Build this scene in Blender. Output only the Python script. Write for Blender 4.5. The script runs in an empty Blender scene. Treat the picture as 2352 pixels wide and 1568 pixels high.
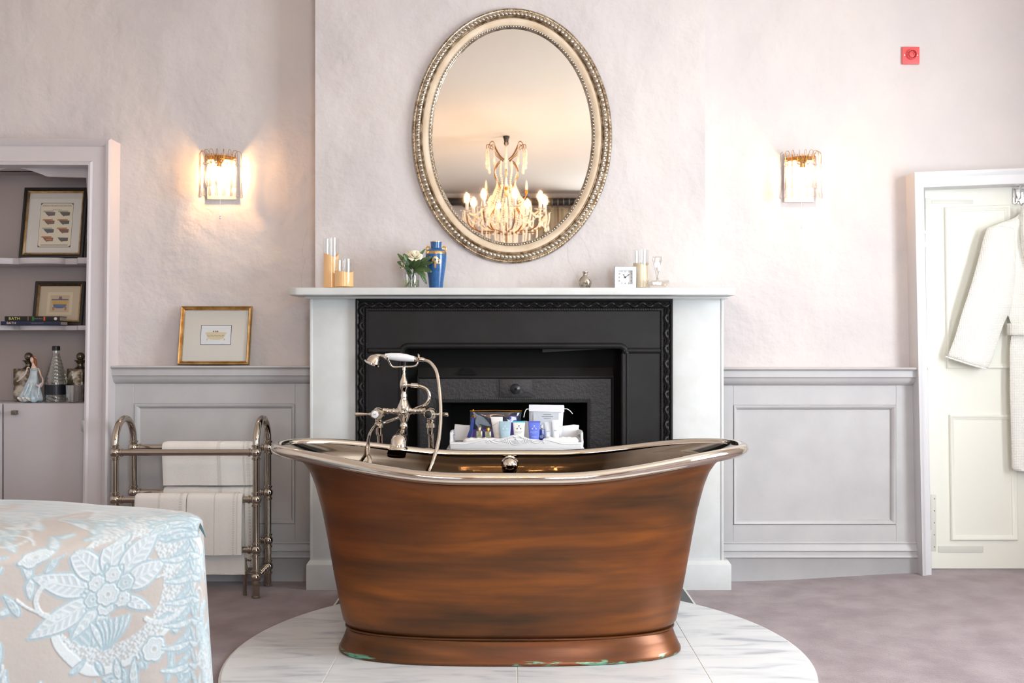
import bpy, bmesh, math, random
import numpy as np
from mathutils import Vector, Matrix
PI = math.pi
sin, cos = math.sin, math.cos
SC = bpy.context.scene
COL = SC.collection
F = 2287.0; H = 1.10; YH = 790.0; CX = 1176.0
def X(px, D): return (px - CX) * D / F
def Z(py, D): return H + (YH - py) * D / F
def P(px, py, D): return Vector((X(px, D), D, Z(py, D)))
CEIL = 2.85
DW, DB, DP = 4.66, 4.52, 4.48          # alcove wall, chimney breast, pilaster fronts

# ------------------------------------------------------------------ mesh building
class MB:
    def __init__(s, M=None):
        s.v = []; s.f = []; s.m = []; s.mi = 0; s.M = M
    def add(s, vs, fs):
        b = len(s.v)
        for p in vs:
            p = Vector(p)
            s.v.append(s.M @ p if s.M is not None else p)
        for f in fs:
            s.f.append(tuple(i + b for i in f)); s.m.append(s.mi)
        return s
    def box(s, x0, x1, y0, y1, z0, z1):
        vs = [(x, y, z) for x in (x0, x1) for y in (y0, y1) for z in (z0, z1)]
        return s.add(vs, [(0, 1, 3, 2), (4, 6, 7, 5), (0, 4, 5, 1), (2, 3, 7, 6), (0, 2, 6, 4), (1, 5, 7, 3)])
    def quad(s, a, b, c, d): return s.add([a, b, c, d], [(0, 1, 2, 3)])
    def prism(s, pts, to3, depth):
        """pts: 2-d outline; to3(u,v,w) -> world; w from 0 to depth"""
        n = len(pts)
        vs = [to3(u, v, 0) for u, v in pts] + [to3(u, v, depth) for u, v in pts]
        fs = [tuple(range(n)), tuple(range(2 * n - 1, n - 1, -1))]
        fs += [(i, i + n, (i + 1) % n + n, (i + 1) % n) for i in range(n)]
        return s.add(vs, fs)
    def grid(s, rows, closed_u=False, closed_v=False, cap0=False, cap1=False):
        nv = len(rows); nu = len(rows[0]); vs = [p for r in rows for p in r]; fs = []
        for j in range(nv if closed_v else nv - 1):
            for i in range(nu if closed_u else nu - 1):
                a = j * nu + i; b = j * nu + (i + 1) % nu
                c = ((j + 1) % nv) * nu + (i + 1) % nu; d = ((j + 1) % nv) * nu + i
                fs.append((a, b, c, d))
        if cap0: fs.append(tuple(range(nu - 1, -1, -1)))
        if cap1: fs.append(tuple((nv - 1) * nu + i for i in range(nu)))
        return s.add(vs, fs)
    def lathe(s, prof, o=(0, 0, 0), segs=24, axis=(0, 0, 1), caps=True):
        o = Vector(o); q = Vector((0, 0, 1)).rotation_difference(Vector(axis).normalized())
        rows = []
        for r, z in prof:
            rows.append([o + q @ Vector((r * cos(2 * PI * i / segs), r * sin(2 * PI * i / segs), z)) for i in range(segs)])
        return s.grid(rows, closed_u=True, cap0=caps, cap1=caps)
    def ball(s, o, r, segs=16, rings=10, sc=(1, 1, 1), axis=(0, 0, 1)):
        o = Vector(o); q = Vector((0, 0, 1)).rotation_difference(Vector(axis).normalized()); rows = []
        for j in range(rings + 1):
            a = PI * j / rings; rr = max(sin(a), .02)
            rows.append([o + q @ Vector((r * sc[0] * rr * cos(2 * PI * i / segs), r * sc[1] * rr * sin(2 * PI * i / segs), -r * sc[2] * cos(a))) for i in range(segs)])
        return s.grid(rows, closed_u=True, cap0=True, cap1=True)
    def tube(s, pts, r, segs=12, closed=False, caps=True, flat=1.0, up=None):
        pts = [Vector(p) for p in pts]; n = len(pts)
        rs = r if isinstance(r, (list, tuple)) else [r] * n
        T = []
        for i in range(n):
            a = pts[(i - 1) % n] if (closed or i > 0) else pts[i]
            b = pts[(i + 1) % n] if (closed or i < n - 1) else pts[i]
            t = b - a
            T.append(t.normalized() if t.length > 1e-9 else Vector((0, 0, 1)))
        ref = Vector(up) if up else (Vector((0, 0, 1)) if abs(T[0].z) < .9 else Vector((1, 0, 0)))
        N = (ref - T[0] * ref.dot(T[0])).normalized(); rows = []
        for i in range(n):
            if up: N = (ref - T[i] * ref.dot(T[i])).normalized()
            elif i > 0:
                N = (T[i - 1].rotation_difference(T[i])) @ N
                N = (N - T[i] * N.dot(T[i])).normalized()
            B = T[i].cross(N)
            rows.append([pts[i] + N * (rs[i] * flat * cos(2 * PI * k / segs)) + B * (rs[i] * sin(2 * PI * k / segs)) for k in range(segs)])
        return s.grid(rows, closed_u=True, closed_v=closed, cap0=caps and not closed, cap1=caps and not closed)
    def mould(s, path, prof, y, closed=False):
        """path in wall plane (x,z); prof list of (inplane offset to the left of travel, protrusion towards camera); wall plane at y"""
        n = len(path); pts = [Vector(p) for p in path]; rows = []
        for i in range(n):
            if closed or 0 < i < n - 1:
                d0 = (pts[i] - pts[(i - 1) % n]).normalized(); d1 = (pts[(i + 1) % n] - pts[i]).normalized()
            elif i == 0: d0 = d1 = (pts[1] - pts[0]).normalized()
            else: d0 = d1 = (pts[-1] - pts[-2]).normalized()
            n0 = Vector((-d0.y, d0.x)); n1 = Vector((-d1.y, d1.x)); m = n0 + n1
            m = m / max(m.dot(n0), 1e-6)
            rows.append([(pts[i].x + m.x * a, y - b, pts[i].y + m.y * a) for a, b in prof])
        return s.grid(rows, closed_u=False, closed_v=closed) if closed else s.grid(rows, cap0=True, cap1=True)
    def text(s, string, size, to3, extrude=0.0005, align='CENTER', sx=1.0):
        cu = bpy.data.curves.new('t', 'FONT'); cu.body = string; cu.size = size; cu.align_x = align; cu.align_y = 'CENTER'
        cu.resolution_u = 3
        ob = bpy.data.objects.new('t', cu); COL.objects.link(ob)
        dg = bpy.context.evaluated_depsgraph_get(); me = bpy.data.meshes.new_from_object(ob.evaluated_get(dg))
        s.add([to3(v.co.x * sx, v.co.y, extrude) for v in me.vertices], [tuple(p.vertices) for p in me.polygons])
        bpy.data.objects.remove(ob); bpy.data.curves.remove(cu); bpy.data.meshes.remove(me)
        return s
    def build(s, name, mat, parent=None, bevel=0, seg=2, smooth=True, angle=35, sub=0, solid=0, label=None, recalc=True):
        me = bpy.data.meshes.new(name)
        org = ORG.get(parent.name, Vector((0, 0, 0))) if parent else None
        if org is None:
            lo = Vector((min(v.x for v in s.v), min(v.y for v in s.v), min(v.z for v in s.v)))
            hi = Vector((max(v.x for v in s.v), max(v.y for v in s.v), max(v.z for v in s.v)))
            org = Vector(((lo.x + hi.x) / 2, (lo.y + hi.y) / 2, lo.z))
        me.from_pydata([v - org for v in s.v], [], s.f)
        ms = mat if isinstance(mat, (list, tuple)) else [mat]
        for m in ms: me.materials.append(m)
        if len(ms) > 1: me.polygons.foreach_set('material_index', s.m)
        bm = bmesh.new(); bm.from_mesh(me)
        if recalc: bmesh.ops.recalc_face_normals(bm, faces=bm.faces)
        if bevel:
            es = [e for e in bm.edges if len(e.link_faces) == 2 and e.calc_face_angle(0) > .5]
            bmesh.ops.bevel(bm, geom=es, offset=bevel, segments=seg, affect='EDGES', profile=.6, clamp_overlap=True)
        bm.to_mesh(me); bm.free()
        if smooth:
            me.polygons.foreach_set('use_smooth', [True] * len(me.polygons))
            me.set_sharp_from_angle(angle=math.radians(angle))
        ob = bpy.data.objects.new(name, me); COL.objects.link(ob)
        if parent: ob.parent = parent
        else: ob.location = org
        ORG[ob.name] = org
        if solid:
            md = ob.modifiers.new('solid', 'SOLIDIFY'); md.thickness = solid; md.offset = 0
        if sub:
            md = ob.modifiers.new('sub', 'SUBSURF'); md.levels = sub; md.render_levels = sub
        if label: ob['label'] = label
        return ob
ORG = {}
def tag(o, label=None, cat=None, group=None, kind=None):
    if label: o['label'] = label
    if cat: o['category'] = cat
    if group: o['group'] = group
    if kind: o['kind'] = kind
    return o
def thing(name, label, cat, loc, group=None):
    o = bpy.data.objects.new(name, None); COL.objects.link(o); o.location = loc; o.empty_display_size = .05
    ORG[o.name] = Vector(loc); return tag(o, label, cat, group)
def struct(o): o['kind'] = 'structure'; return o
def copy_tree(o, parent=None):
    c = o.copy(); COL.objects.link(c)
    if parent: c.parent = parent
    for ch in list(o.children): copy_tree(ch, c)
    ORG[c.name] = ORG.get(o.name, Vector((0, 0, 0)))
    return c
def cr(pts, n=8, closed=False):
    """Catmull-Rom resample"""
    pts = [Vector(p) for p in pts]; m = len(pts); out = []
    for i in range(m if closed else m - 1):
        g = lambda k: pts[k % m] if closed else pts[min(max(k, 0), m - 1)]
        a, b, c, d = g(i - 1), g(i), g(i + 1), g(i + 2)
        for j in range(n):
            t = j / n
            out.append(.5 * ((2 * b) + (c - a) * t + (2 * a - 5 * b + 4 * c - d) * t * t + (3 * b - a - 3 * c + d) * t ** 3))
    if not closed: out.append(pts[-1])
    return out
def sstep(a, b, x):
    t = min(max((x - a) / (b - a), 0), 1); return t * t * (3 - 2 * t)

# ------------------------------------------------------------------ materials
def srgb(r, g, b):
    f = lambda c: ((c / 255 + .055) / 1.055) ** 2.4 if c > 10 else c / 255 / 12.92
    return (f(r), f(g), f(b), 1)
def mat(name, col, rough=.5, metal=0.0, spec=.5, bump=0, bscale=50, bdist=.002, col2=None, cscale=5, cstretch=(1, 1, 1), sheen=0,
        coat=0, emit=None, estr=0, detail=4, crange=(.35, .65), rough2=None, trans=0, ior=1.45, sss=0, bump2=0, b2scale=6, b2dist=.01):
    m = bpy.data.materials.new(name); m.use_nodes = True; nt = m.node_tree; b = nt.nodes['Principled BSDF']; L = nt.links
    col = tuple(col) if len(col) == 4 else tuple(col) + (1,)
    b.inputs['Base Color'].default_value = col; b.inputs['Roughness'].default_value = rough; b.inputs['Metallic'].default_value = metal
    b.inputs['Specular IOR Level'].default_value = spec; b.inputs['IOR'].default_value = ior
    if sheen: b.inputs['Sheen Weight'].default_value = sheen; b.inputs['Sheen Roughness'].default_value = .4
    if coat: b.inputs['Coat Weight'].default_value = coat; b.inputs['Coat Roughness'].default_value = .1
    if trans: b.inputs['Transmission Weight'].default_value = trans
    if emit: b.inputs['Emission Color'].default_value = tuple(emit)[:3] + (1,); b.inputs['Emission Strength'].default_value = estr
    if sss: b.inputs['Subsurface Weight'].default_value = sss; b.inputs['Subsurface Radius'].default_value = (.02, .01, .006)
    tc = nt.nodes.new('ShaderNodeTexCoord')
    if col2 is not None or rough2 is not None:
        mp = nt.nodes.new('ShaderNodeMapping'); mp.inputs['Scale'].default_value = cstretch; L.new(tc.outputs['Object'], mp.inputs['Vector'])
        n = nt.nodes.new('ShaderNodeTexNoise'); n.inputs['Scale'].default_value = cscale; n.inputs['Detail'].default_value = detail
        L.new(mp.outputs[0], n.inputs['Vector'])
        r = nt.nodes.new('ShaderNodeMapRange'); r.inputs[1].default_value = crange[0]; r.inputs[2].default_value = crange[1]
        L.new(n.outputs['Fac'], r.inputs[0])
        if col2 is not None:
            mx = nt.nodes.new('ShaderNodeMix'); mx.data_type = 'RGBA'; L.new(r.outputs[0], mx.inputs[0])
            mx.inputs[6].default_value = col; mx.inputs[7].default_value = tuple(col2)[:3] + (1,)
            L.new(mx.outputs[2], b.inputs['Base Color'])
        if rough2 is not None:
            mr = nt.nodes.new('ShaderNodeMapRange'); mr.inputs[3].default_value = rough; mr.inputs[4].default_value = rough2
            L.new(r.outputs[0], mr.inputs[0]); L.new(mr.outputs[0], b.inputs['Roughness'])
    prev = None
    for (s_, sc_, d_) in ((bump, bscale, bdist), (bump2, b2scale, b2dist)):
        if s_:
            n = nt.nodes.new('ShaderNodeTexNoise'); n.inputs['Scale'].default_value = sc_; n.inputs['Detail'].default_value = 5
            L.new(tc.outputs['Object'], n.inputs['Vector'])
            bp = nt.nodes.new('ShaderNodeBump'); bp.inputs['Strength'].default_value = s_; bp.inputs['Distance'].default_value = d_
            L.new(n.outputs['Fac'], bp.inputs['Height'])
            if prev: L.new(prev.outputs[0], bp.inputs['Normal'])
            prev = bp
    if prev: L.new(prev.outputs[0], b.inputs['Normal'])
    return m
def clear(name, tint=(1, 1, 1), refl=.12, rough=.02, edge=.75):
    """thin clear glass: see-through, with a mirror sheen that grows towards the edges"""
    m = bpy.data.materials.new(name); m.use_nodes = True; nt = m.node_tree; L = nt.links
    nt.nodes.remove(nt.nodes['Principled BSDF']); out = nt.nodes['Material Output']
    tr = nt.nodes.new('ShaderNodeBsdfTransparent'); tr.inputs[0].default_value = tuple(tint) + (1,)
    gl = nt.nodes.new('ShaderNodeBsdfGlossy'); gl.inputs['Roughness'].default_value = rough; gl.inputs[0].default_value = (1, 1, 1, 1)
    lw = nt.nodes.new('ShaderNodeLayerWeight'); lw.inputs[0].default_value = .35
    mr = nt.nodes.new('ShaderNodeMapRange'); mr.inputs[3].default_value = refl; mr.inputs[4].default_value = edge
    mx = nt.nodes.new('ShaderNodeMixShader'); L.new(lw.outputs['Facing'], mr.inputs[0]); L.new(mr.outputs[0], mx.inputs[0])
    L.new(tr.outputs[0], mx.inputs[1]); L.new(gl.outputs[0], mx.inputs[2]); L.new(mx.outputs[0], out.inputs[0])
    return m
M = {}
M['plaster'] = mat('lilac_plaster', srgb(214, 207, 205), .85, bump=.25, bscale=13, bdist=.012, col2=srgb(206, 200, 201), cscale=2.2, bump2=.6, b2scale=3.0, b2dist=.06)
M['ceiling'] = mat('ceiling_paint', srgb(232, 224, 214), .9, bump=.2, bscale=8, bdist=.01)
M['greypaint'] = mat('grey_lilac_gloss_paint', srgb(192, 191, 192), .42, bump=.25, bscale=30, bdist=.003, col2=srgb(184, 183, 185), cscale=6)
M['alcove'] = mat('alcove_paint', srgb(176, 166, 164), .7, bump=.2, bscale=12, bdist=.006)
M['cupboard'] = mat('cupboard_paint', srgb(192, 187, 191), .5, bump=.15, bscale=25, bdist=.002)
M['whitepaint'] = mat('white_gloss_paint', srgb(214, 217, 217), .38, bump=.3, bscale=24, bdist=.003, col2=srgb(205, 207, 206), cscale=8)
M['doorpaint'] = mat('cream_white_door_paint', srgb(236, 236, 226), .45, bump=.2, bscale=20, bdist=.003)
M['casing'] = mat('pale_casing_paint', srgb(214, 214, 217), .42, bump=.25, bscale=30, bdist=.003)
M['carpet'] = mat('mauve_carpet', srgb(140, 125, 129), .95, bump=.9, bscale=260, bdist=.004, col2=srgb(160, 146, 150), cscale=7, sheen=.35, spec=.1, detail=6, bump2=.4, b2scale=9, b2dist=.01)
M['slate'] = mat('dark_slate', srgb(62, 64, 68), .35, bump=.1, bscale=30)
M['grout'] = mat('white_grout', srgb(232, 232, 228), .6)
M['iron'] = mat('black_cast_iron', (.012, .011, .0115), .45, spec=.26, bump=.15, bscale=120, bdist=.001, col2=(.016, .015, .016), cscale=10)
M['ironrough'] = mat('pitted_cast_iron', (.026, .024, .026), .42, spec=.5, bump=.7, bscale=70, bdist=.003)
M['soot'] = mat('sooty_firebox', (.006, .006, .006), .8, spec=.2)
M['nickel'] = mat('polished_nickel', (.78, .71, .62), .07, 1.0)
M['nickeldark'] = mat('brushed_nickel_pipe', (.50, .44, .37), .12, 1.0)
M['chrome'] = mat('chrome', (.85, .85, .86), .06, 1.0)
M['porcelain'] = mat('white_porcelain', srgb(232, 232, 236), .12, coat=.5)
M['black'] = mat('black_plastic', (.012, .012, .013), .35)
M['gold'] = mat('gold_leaf', srgb(224, 194, 146), .24, 1.0, bump=.3, bscale=90, bdist=.001, col2=srgb(192, 154, 100), cscale=25)
M['goldbright'] = mat('bright_gold', srgb(226, 166, 60), .22, 1.0)
M['silver'] = mat('antique_silver_leaf', srgb(204, 194, 178), .26, 1.0, bump=.3, bscale=120, bdist=.001, col2=srgb(140, 124, 104), cscale=40)
M['cream'] = mat('cream_frame_paint', srgb(224, 207, 184), .4, bump=.1, bscale=40, col2=srgb(208, 186, 158), cscale=12)
M['mirror'] = mat('mirror_glass', (.93, .90, .86), .015, 1.0, col2=(.90, .86, .80), cscale=3)
M['towel'] = mat('white_terry', srgb(246, 244, 241), .95, bump=.8, bscale=420, bdist=.003, sheen=.4, spec=.1)
M['towelband'] = mat('white_woven_band', srgb(222, 219, 213), .8, bump=.4, bscale=700, bdist=.001, spec=.2)
M['robe'] = mat('white_waffle_cotton', srgb(244, 244, 238), .95, spec=.1, sheen=.3)
M['glass'] = clear('clear_glass', (.97, .98, .98), .025, .02, .22)
M['crystal'] = clear('crystal', (.96, .95, .93), .18, .03, .9)
M['water'] = clear('water', (.80, .86, .72), .06, .02, .4)
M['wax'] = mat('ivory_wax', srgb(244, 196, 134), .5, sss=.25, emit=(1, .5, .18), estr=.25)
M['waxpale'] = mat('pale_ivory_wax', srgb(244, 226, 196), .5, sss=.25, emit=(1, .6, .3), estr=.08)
M['leaf'] = mat('leaf_green', srgb(48, 70, 40), .4, col2=srgb(82, 108, 58), cscale=14)
M['stem'] = mat('stem_green', srgb(78, 88, 52), .6)
M['petal'] = mat('ivory_petal', srgb(246, 240, 218), .6, sss=.1)
M['blue'] = mat('blue_glaze', srgb(34, 84, 140), .25, coat=.3, col2=srgb(42, 96, 152), cscale=60)
M['navy'] = mat('navy_fabric', srgb(28, 56, 130), .6)
M['red'] = mat('red_plastic', srgb(222, 92, 94), .4)
M['redd'] = mat('dark_red_slot', srgb(120, 16, 24), .5)
M['ink'] = mat('black_ink', (.015, .015, .02), .6)
M['white'] = mat('white_plastic', srgb(238, 238, 238), .35)
M['paper'] = mat('mount_board', srgb(224, 218, 212), .8)
M['papertan'] = mat('tan_mount_board', srgb(206, 186, 156), .8)
M['woodwhite'] = mat('white_painted_wood', srgb(232, 233, 236), .5, bump=.1, bscale=40, bdist=.001)
M['blackwood'] = mat('black_frame_wood', (.02, .018, .016), .4)
M['hinge'] = mat('painted_hinge', srgb(214, 214, 206), .4)
def flat(r, g, b, rough=.6, **k): return mat('c%d_%d_%d' % (r, g, b), srgb(r, g, b), rough, **k)

def marble():
    m = mat('white_marble', srgb(222, 224, 228), .25, spec=.5); nt = m.node_tree; L = nt.links; b = nt.nodes['Principled BSDF']
    tc = nt.nodes.new('ShaderNodeTexCoord'); mp = nt.nodes.new('ShaderNodeMapping'); L.new(tc.outputs['Object'], mp.inputs[0])
    mp.inputs['Rotation'].default_value = (0, 0, .35); mp.inputs['Scale'].default_value = (1.2, 5, 1)
    n = nt.nodes.new('ShaderNodeTexNoise'); n.inputs['Scale'].default_value = 3.2; n.inputs['Detail'].default_value = 8; n.inputs['Distortion'].default_value = .8
    L.new(mp.outputs[0], n.inputs['Vector'])
    r = nt.nodes.new('ShaderNodeValToRGB'); e = r.color_ramp.elements
    e[0].position = .30; e[0].color = srgb(178, 182, 190); e[1].position = .56; e[1].color = srgb(230, 232, 234)
    e2 = r.color_ramp.elements.new(.43); e2.color = srgb(217, 220, 225)
    L.new(n.outputs['Fac'], r.inputs[0]); L.new(r.outputs[0], b.inputs['Base Color']); return m
M['marble'] = marble()
def copper():
    m = mat('aged_copper', srgb(120, 66, 30), .33, .4, spec=.5); nt = m.node_tree; L = nt.links; b = nt.nodes['Principled BSDF']
    tc = nt.nodes.new('ShaderNodeTexCoord')
    def noise(scale, st, det=5, dist=0):
        mp = nt.nodes.new('ShaderNodeMapping'); mp.inputs['Scale'].default_value = st; L.new(tc.outputs['Object'], mp.inputs[0])
        n = nt.nodes.new('ShaderNodeTexNoise'); n.inputs['Scale'].default_value = scale; n.inputs['Detail'].default_value = det
        n.inputs['Distortion'].default_value = dist; L.new(mp.outputs[0], n.inputs['Vector']); return n
    n1 = noise(1.6, (1, 1, 5), 7, .5); n2 = noise(1.3, (1.2, 1, 2.2), 3); n3 = noise(3, (1.0, 1, 16), 6)
    r = nt.nodes.new('ShaderNodeValToRGB'); e = r.color_ramp.elements
    e[0].position = .33; e[0].color = srgb(62, 44, 28); e[1].position = .68; e[1].color = srgb(146, 84, 33)
    k = r.color_ramp.elements.new(.5); k.color = srgb(103, 61, 30)
    ad = nt.nodes.new('ShaderNodeMix'); ad.data_type = 'FLOAT'; ad.inputs[0].default_value = .22; L.new(n1.outputs['Fac'], ad.inputs[2]); L.new(n3.outputs['Fac'], ad.inputs[3])
    L.new(ad.outputs[0], r.inputs[0])
    r2 = nt.nodes.new('ShaderNodeMapRange'); r2.inputs[1].default_value = .5; r2.inputs[2].default_value = .72; r2.inputs[4].default_value = .6
    L.new(n2.outputs['Fac'], r2.inputs[0])
    mx = nt.nodes.new('ShaderNodeMix'); mx.data_type = 'RGBA'; L.new(r2.outputs[0], mx.inputs[0]); L.new(r.outputs[0], mx.inputs[6]); mx.inputs[7].default_value = srgb(104, 52, 32)
    # verdigris along the bottom edge
    sx = nt.nodes.new('ShaderNodeSeparateXYZ'); L.new(tc.outputs['Object'], sx.inputs[0])
    h = nt.nodes.new('ShaderNodeMapRange'); h.inputs[1].default_value = .020; h.inputs[2].default_value = .013; L.new(sx.outputs['Z'], h.inputs[0])
    n4 = noise(9, (1, 1, 5), 6); r4 = nt.nodes.new('ShaderNodeMapRange'); r4.inputs[1].default_value = .55; r4.inputs[2].default_value = .60; L.new(n4.outputs['Fac'], r4.inputs[0])
    mu = nt.nodes.new('ShaderNodeMath'); mu.operation = 'MULTIPLY'; L.new(h.outputs[0], mu.inputs[0]); L.new(r4.outputs[0], mu.inputs[1])
    m2 = nt.nodes.new('ShaderNodeMix'); m2.data_type = 'RGBA'; L.new(mu.outputs[0], m2.inputs[0]); L.new(mx.outputs[2], m2.inputs[6]); m2.inputs[7].default_value = srgb(110, 172, 144)
    L.new(m2.outputs[2], b.inputs['Base Color'])
    bp = nt.nodes.new('ShaderNodeBump'); bp.inputs['Strength'].default_value = .12; bp.inputs['Distance'].default_value = .004; L.new(n3.outputs['Fac'], bp.inputs['Height']); L.new(bp.outputs[0], b.inputs['Normal'])
    return m
M['copper'] = copper()
M['lining'] = mat('tarnished_tin_painted_reflection', (.36, .29, .22), .05, 1.0, col2=(.18, .125, .08), cscale=2.5, bump=.10, bscale=5, bdist=.012, rough2=.14)

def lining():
    """tarnish and reflections painted into the colour: dark brown sides, bright sloping ends"""
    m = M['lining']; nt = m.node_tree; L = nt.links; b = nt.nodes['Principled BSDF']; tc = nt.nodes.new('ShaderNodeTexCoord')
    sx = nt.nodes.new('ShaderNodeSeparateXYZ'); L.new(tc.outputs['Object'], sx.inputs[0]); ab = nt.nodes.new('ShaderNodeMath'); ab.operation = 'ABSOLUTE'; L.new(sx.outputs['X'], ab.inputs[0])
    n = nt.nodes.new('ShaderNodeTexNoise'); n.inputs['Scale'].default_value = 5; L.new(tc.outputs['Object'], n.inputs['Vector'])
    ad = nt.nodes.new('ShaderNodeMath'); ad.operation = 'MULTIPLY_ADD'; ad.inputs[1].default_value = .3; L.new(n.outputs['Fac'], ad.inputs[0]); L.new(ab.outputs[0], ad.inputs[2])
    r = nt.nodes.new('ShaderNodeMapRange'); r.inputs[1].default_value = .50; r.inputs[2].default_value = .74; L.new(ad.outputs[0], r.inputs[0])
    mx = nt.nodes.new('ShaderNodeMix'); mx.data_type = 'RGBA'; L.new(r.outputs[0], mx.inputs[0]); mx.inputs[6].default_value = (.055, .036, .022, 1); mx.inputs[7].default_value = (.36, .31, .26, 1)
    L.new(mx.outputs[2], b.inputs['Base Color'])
lining()
# ------------------------------------------------------------------ camera
cam = bpy.data.cameras.new('camera'); co = bpy.data.objects.new('camera', cam); COL.objects.link(co)
cam.sensor_width = 36; cam.lens = F / 2352 * 36; co.location = (0, 0, H); co.rotation_euler = (PI / 2, 0, 0)
cam.shift_y = (YH - 784) / 2352; cam.clip_start = .05
SC.camera = co
# ------------------------------------------------------------------ room shell
RX0, RX1, RY0 = -3.0, 2.95, -2.55
XL, XR = X(724, DB), X(1620, DB)
def fz(x, y): return .045 * sstep(1.0, 2.1, x) * sstep(2.6, 4.3, y)
m = MB(); rows = []
for j in range(61):
    y = RY0 + (5.3 - RY0) * j / 60
    rows.append([(RX0 + (RX1 - RX0) * i / 60, y, fz(RX0 + (RX1 - RX0) * i / 60, y)) for i in range(61)])
m.grid(rows); struct(m.build('floor', M['carpet'], recalc=False))
struct(MB().box(RX0 - .1, RX1 + .1, RY0 - .1, 4.9, CEIL, CEIL + .1).build('ceiling', M['ceiling'], smooth=False))
m = MB(); y0, y1 = DW, DW + .14
AX0, AX1, AZ = -2.78, -1.935, 1.93          # alcove opening
DX0, DX1, DZ = 1.90, 2.72, 1.89             # door opening
m.box(RX0, AX0, y0, y1, 0, CEIL); m.box(AX0, AX1, y0, y1, AZ, CEIL); m.box(AX1, XL + .02, y0, y1, 0, CEIL)
m.box(XR - .02, DX0, y0, y1, 0, CEIL); m.box(DX0, DX1, y0, y1, DZ, CEIL); m.box(DX1, RX1, y0, y1, 0, CEIL)
struct(m.build('wall_north', M['plaster'], smooth=False))
# window openings: two in the wall behind the camera, one in the east wall
WIN = [(-2.3, -1.1, .8, 2.45), (.85, 2.05, .8, 2.45)]
m = MB(); xs = RX0
for a, b, c, d in WIN:
    m.box(xs, a, RY0 - .2, RY0, 0, CEIL); m.box(a, b, RY0 - .2, RY0, 0, c); m.box(a, b, RY0 - .2, RY0, d, CEIL); xs = b
m.box(xs, RX1, RY0 - .2, RY0, 0, CEIL); struct(m.build('wall_south', M['plaster'], smooth=False))
EWY = (1.5, 3.2, .75, 2.45)
m = MB(); m.box(RX1, RX1 + .2, RY0, EWY[0], 0, CEIL); m.box(RX1, RX1 + .2, EWY[1], 4.8, 0, CEIL)
m.box(RX1, RX1 + .2, EWY[0], EWY[1], 0, EWY[2]); m.box(RX1, RX1 + .2, EWY[0], EWY[1], EWY[3], CEIL)
struct(m.build('wall_east', M['plaster'], smooth=False))
struct(MB().box(RX0 - .1, RX0, RY0, 4.8, 0, CEIL).build('wall_west', M['plaster'], smooth=False))
def sash(n, to3, w, h, glassy):
    f = MB(); t = .05
    def bx(a, b, c, d, e=.05):
        f.prism([(a, c), (b, c), (b, d), (a, d)], to3, e)
    bx(0, t, 0, h); bx(w - t, w, 0, h); bx(t, w - t, 0, t); bx(t, w - t, h - t, h); bx(t, w - t, h / 2 - .025, h / 2 + .025)
    for k in (1, 2): bx(w * k / 3 - .012, w * k / 3 + .012, t, h - t, .03)
    for k in (1, 3): bx(t, w - t, h * k / 4 - .012, h * k / 4 + .012, .03)
    o = struct(f.build('window_%d' % n, M['whitepaint'], smooth=False))
    g = MB(); g.prism([(t, t), (w - t, t), (w - t, h - t), (t, h - t)], to3, .004); g.build('pane', M['glass'], o, smooth=False)
for n, (a, b, c, d) in enumerate(WIN): sash(n + 1, lambda u, v, w, a=a, c=c: Vector((a + u, RY0 - .14 + w, c + v)), b - a, d - c, 1)
sash(3, lambda u, v, w: Vector((RX1 + .14 - w, EWY[0] + u, EWY[2] + v)), EWY[1] - EWY[0], EWY[3] - EWY[2], 1)
# chimney breast, hollow where the firebox sits
fbx0, fbx1, fbz = X(880, 4.5), X(1480, 4.5), Z(760, 4.5)
m = MB(); m.box(XL, fbx0, DB, 5.1, 0, CEIL); m.box(fbx1, XR, DB, 5.1, 0, CEIL); m.box(fbx0, fbx1, DB, 5.1, fbz, CEIL)
struct(m.build('wall_chimney_breast', M['plaster'], smooth=False))
# dado panelling
PF = 4.63                                   # panelling face
RAIL = [(0, 0), (0, .058), (-.006, .062), (-.012, .056), (-.016, .044), (-.044, .044), (-.048, .036), (-.056, .034), (-.07, .026), (-.08, .012), (-.084, 0)]
def panelling(n, x0, x1, pane, zrail, zbase, prail, railx0=None, zf=0.0):
    """stiles and rails around one sunk panel, with the moulded dado rail and tall skirting"""
    px0, px1, pz0, pz1 = pane
    f = MB(); f.box(x0, px0, PF, DW + .01, zf, zrail); f.box(px1, x1, PF, DW + .01, zf, zrail)
    f.box(px0, px1, PF, DW + .01, pz1, zrail); f.box(px0, px1, PF, DW + .01, zf, pz0); f.box(px0, px1, PF + .018, DW + .01, pz0, pz1)
    struct(f.build('trim_%d' % n, M['greypaint'], smooth=False, bevel=.0015, seg=1))
    f = MB(); f.mould([(px0, pz1), (px0, pz0), (px1, pz0), (px1, pz1)], [(0, -.02), (0, .0), (.004, .004), (.008, .003), (.018, -.012), (.022, -.017), (.022, -.02)], PF, closed=True)
    struct(f.build('trim_%d' % (n + 1), M['greypaint'], angle=50))
    f = MB(); f.mould([(railx0 if railx0 is not None else x0, zrail), (x1, zrail)], RAIL, PF)
    struct(f.build('trim_%d' % (n + 2), M['greypaint'], angle=50))
    h = prail
    f = MB(); f.mould([(x0, zbase), (x1, zbase)], [(0, 0), (0, .004), (-.006, .009), (-.010, .006), (-.02, .008), (-.03, .018), (-.04, .02), (-.044, .012), (-.058, .012), (-.062, .02), (-.07, .022), (-.076, .016), (-.08, .012), (-(zbase - zf) - .03, .012), (-(zbase - zf) - .03, 0)], PF)
    return struct(f.build('baseboard_' + h, M['greypaint'], angle=50))
zr = Z(843, 4.572)
zl = X(243, 4.572)
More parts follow.
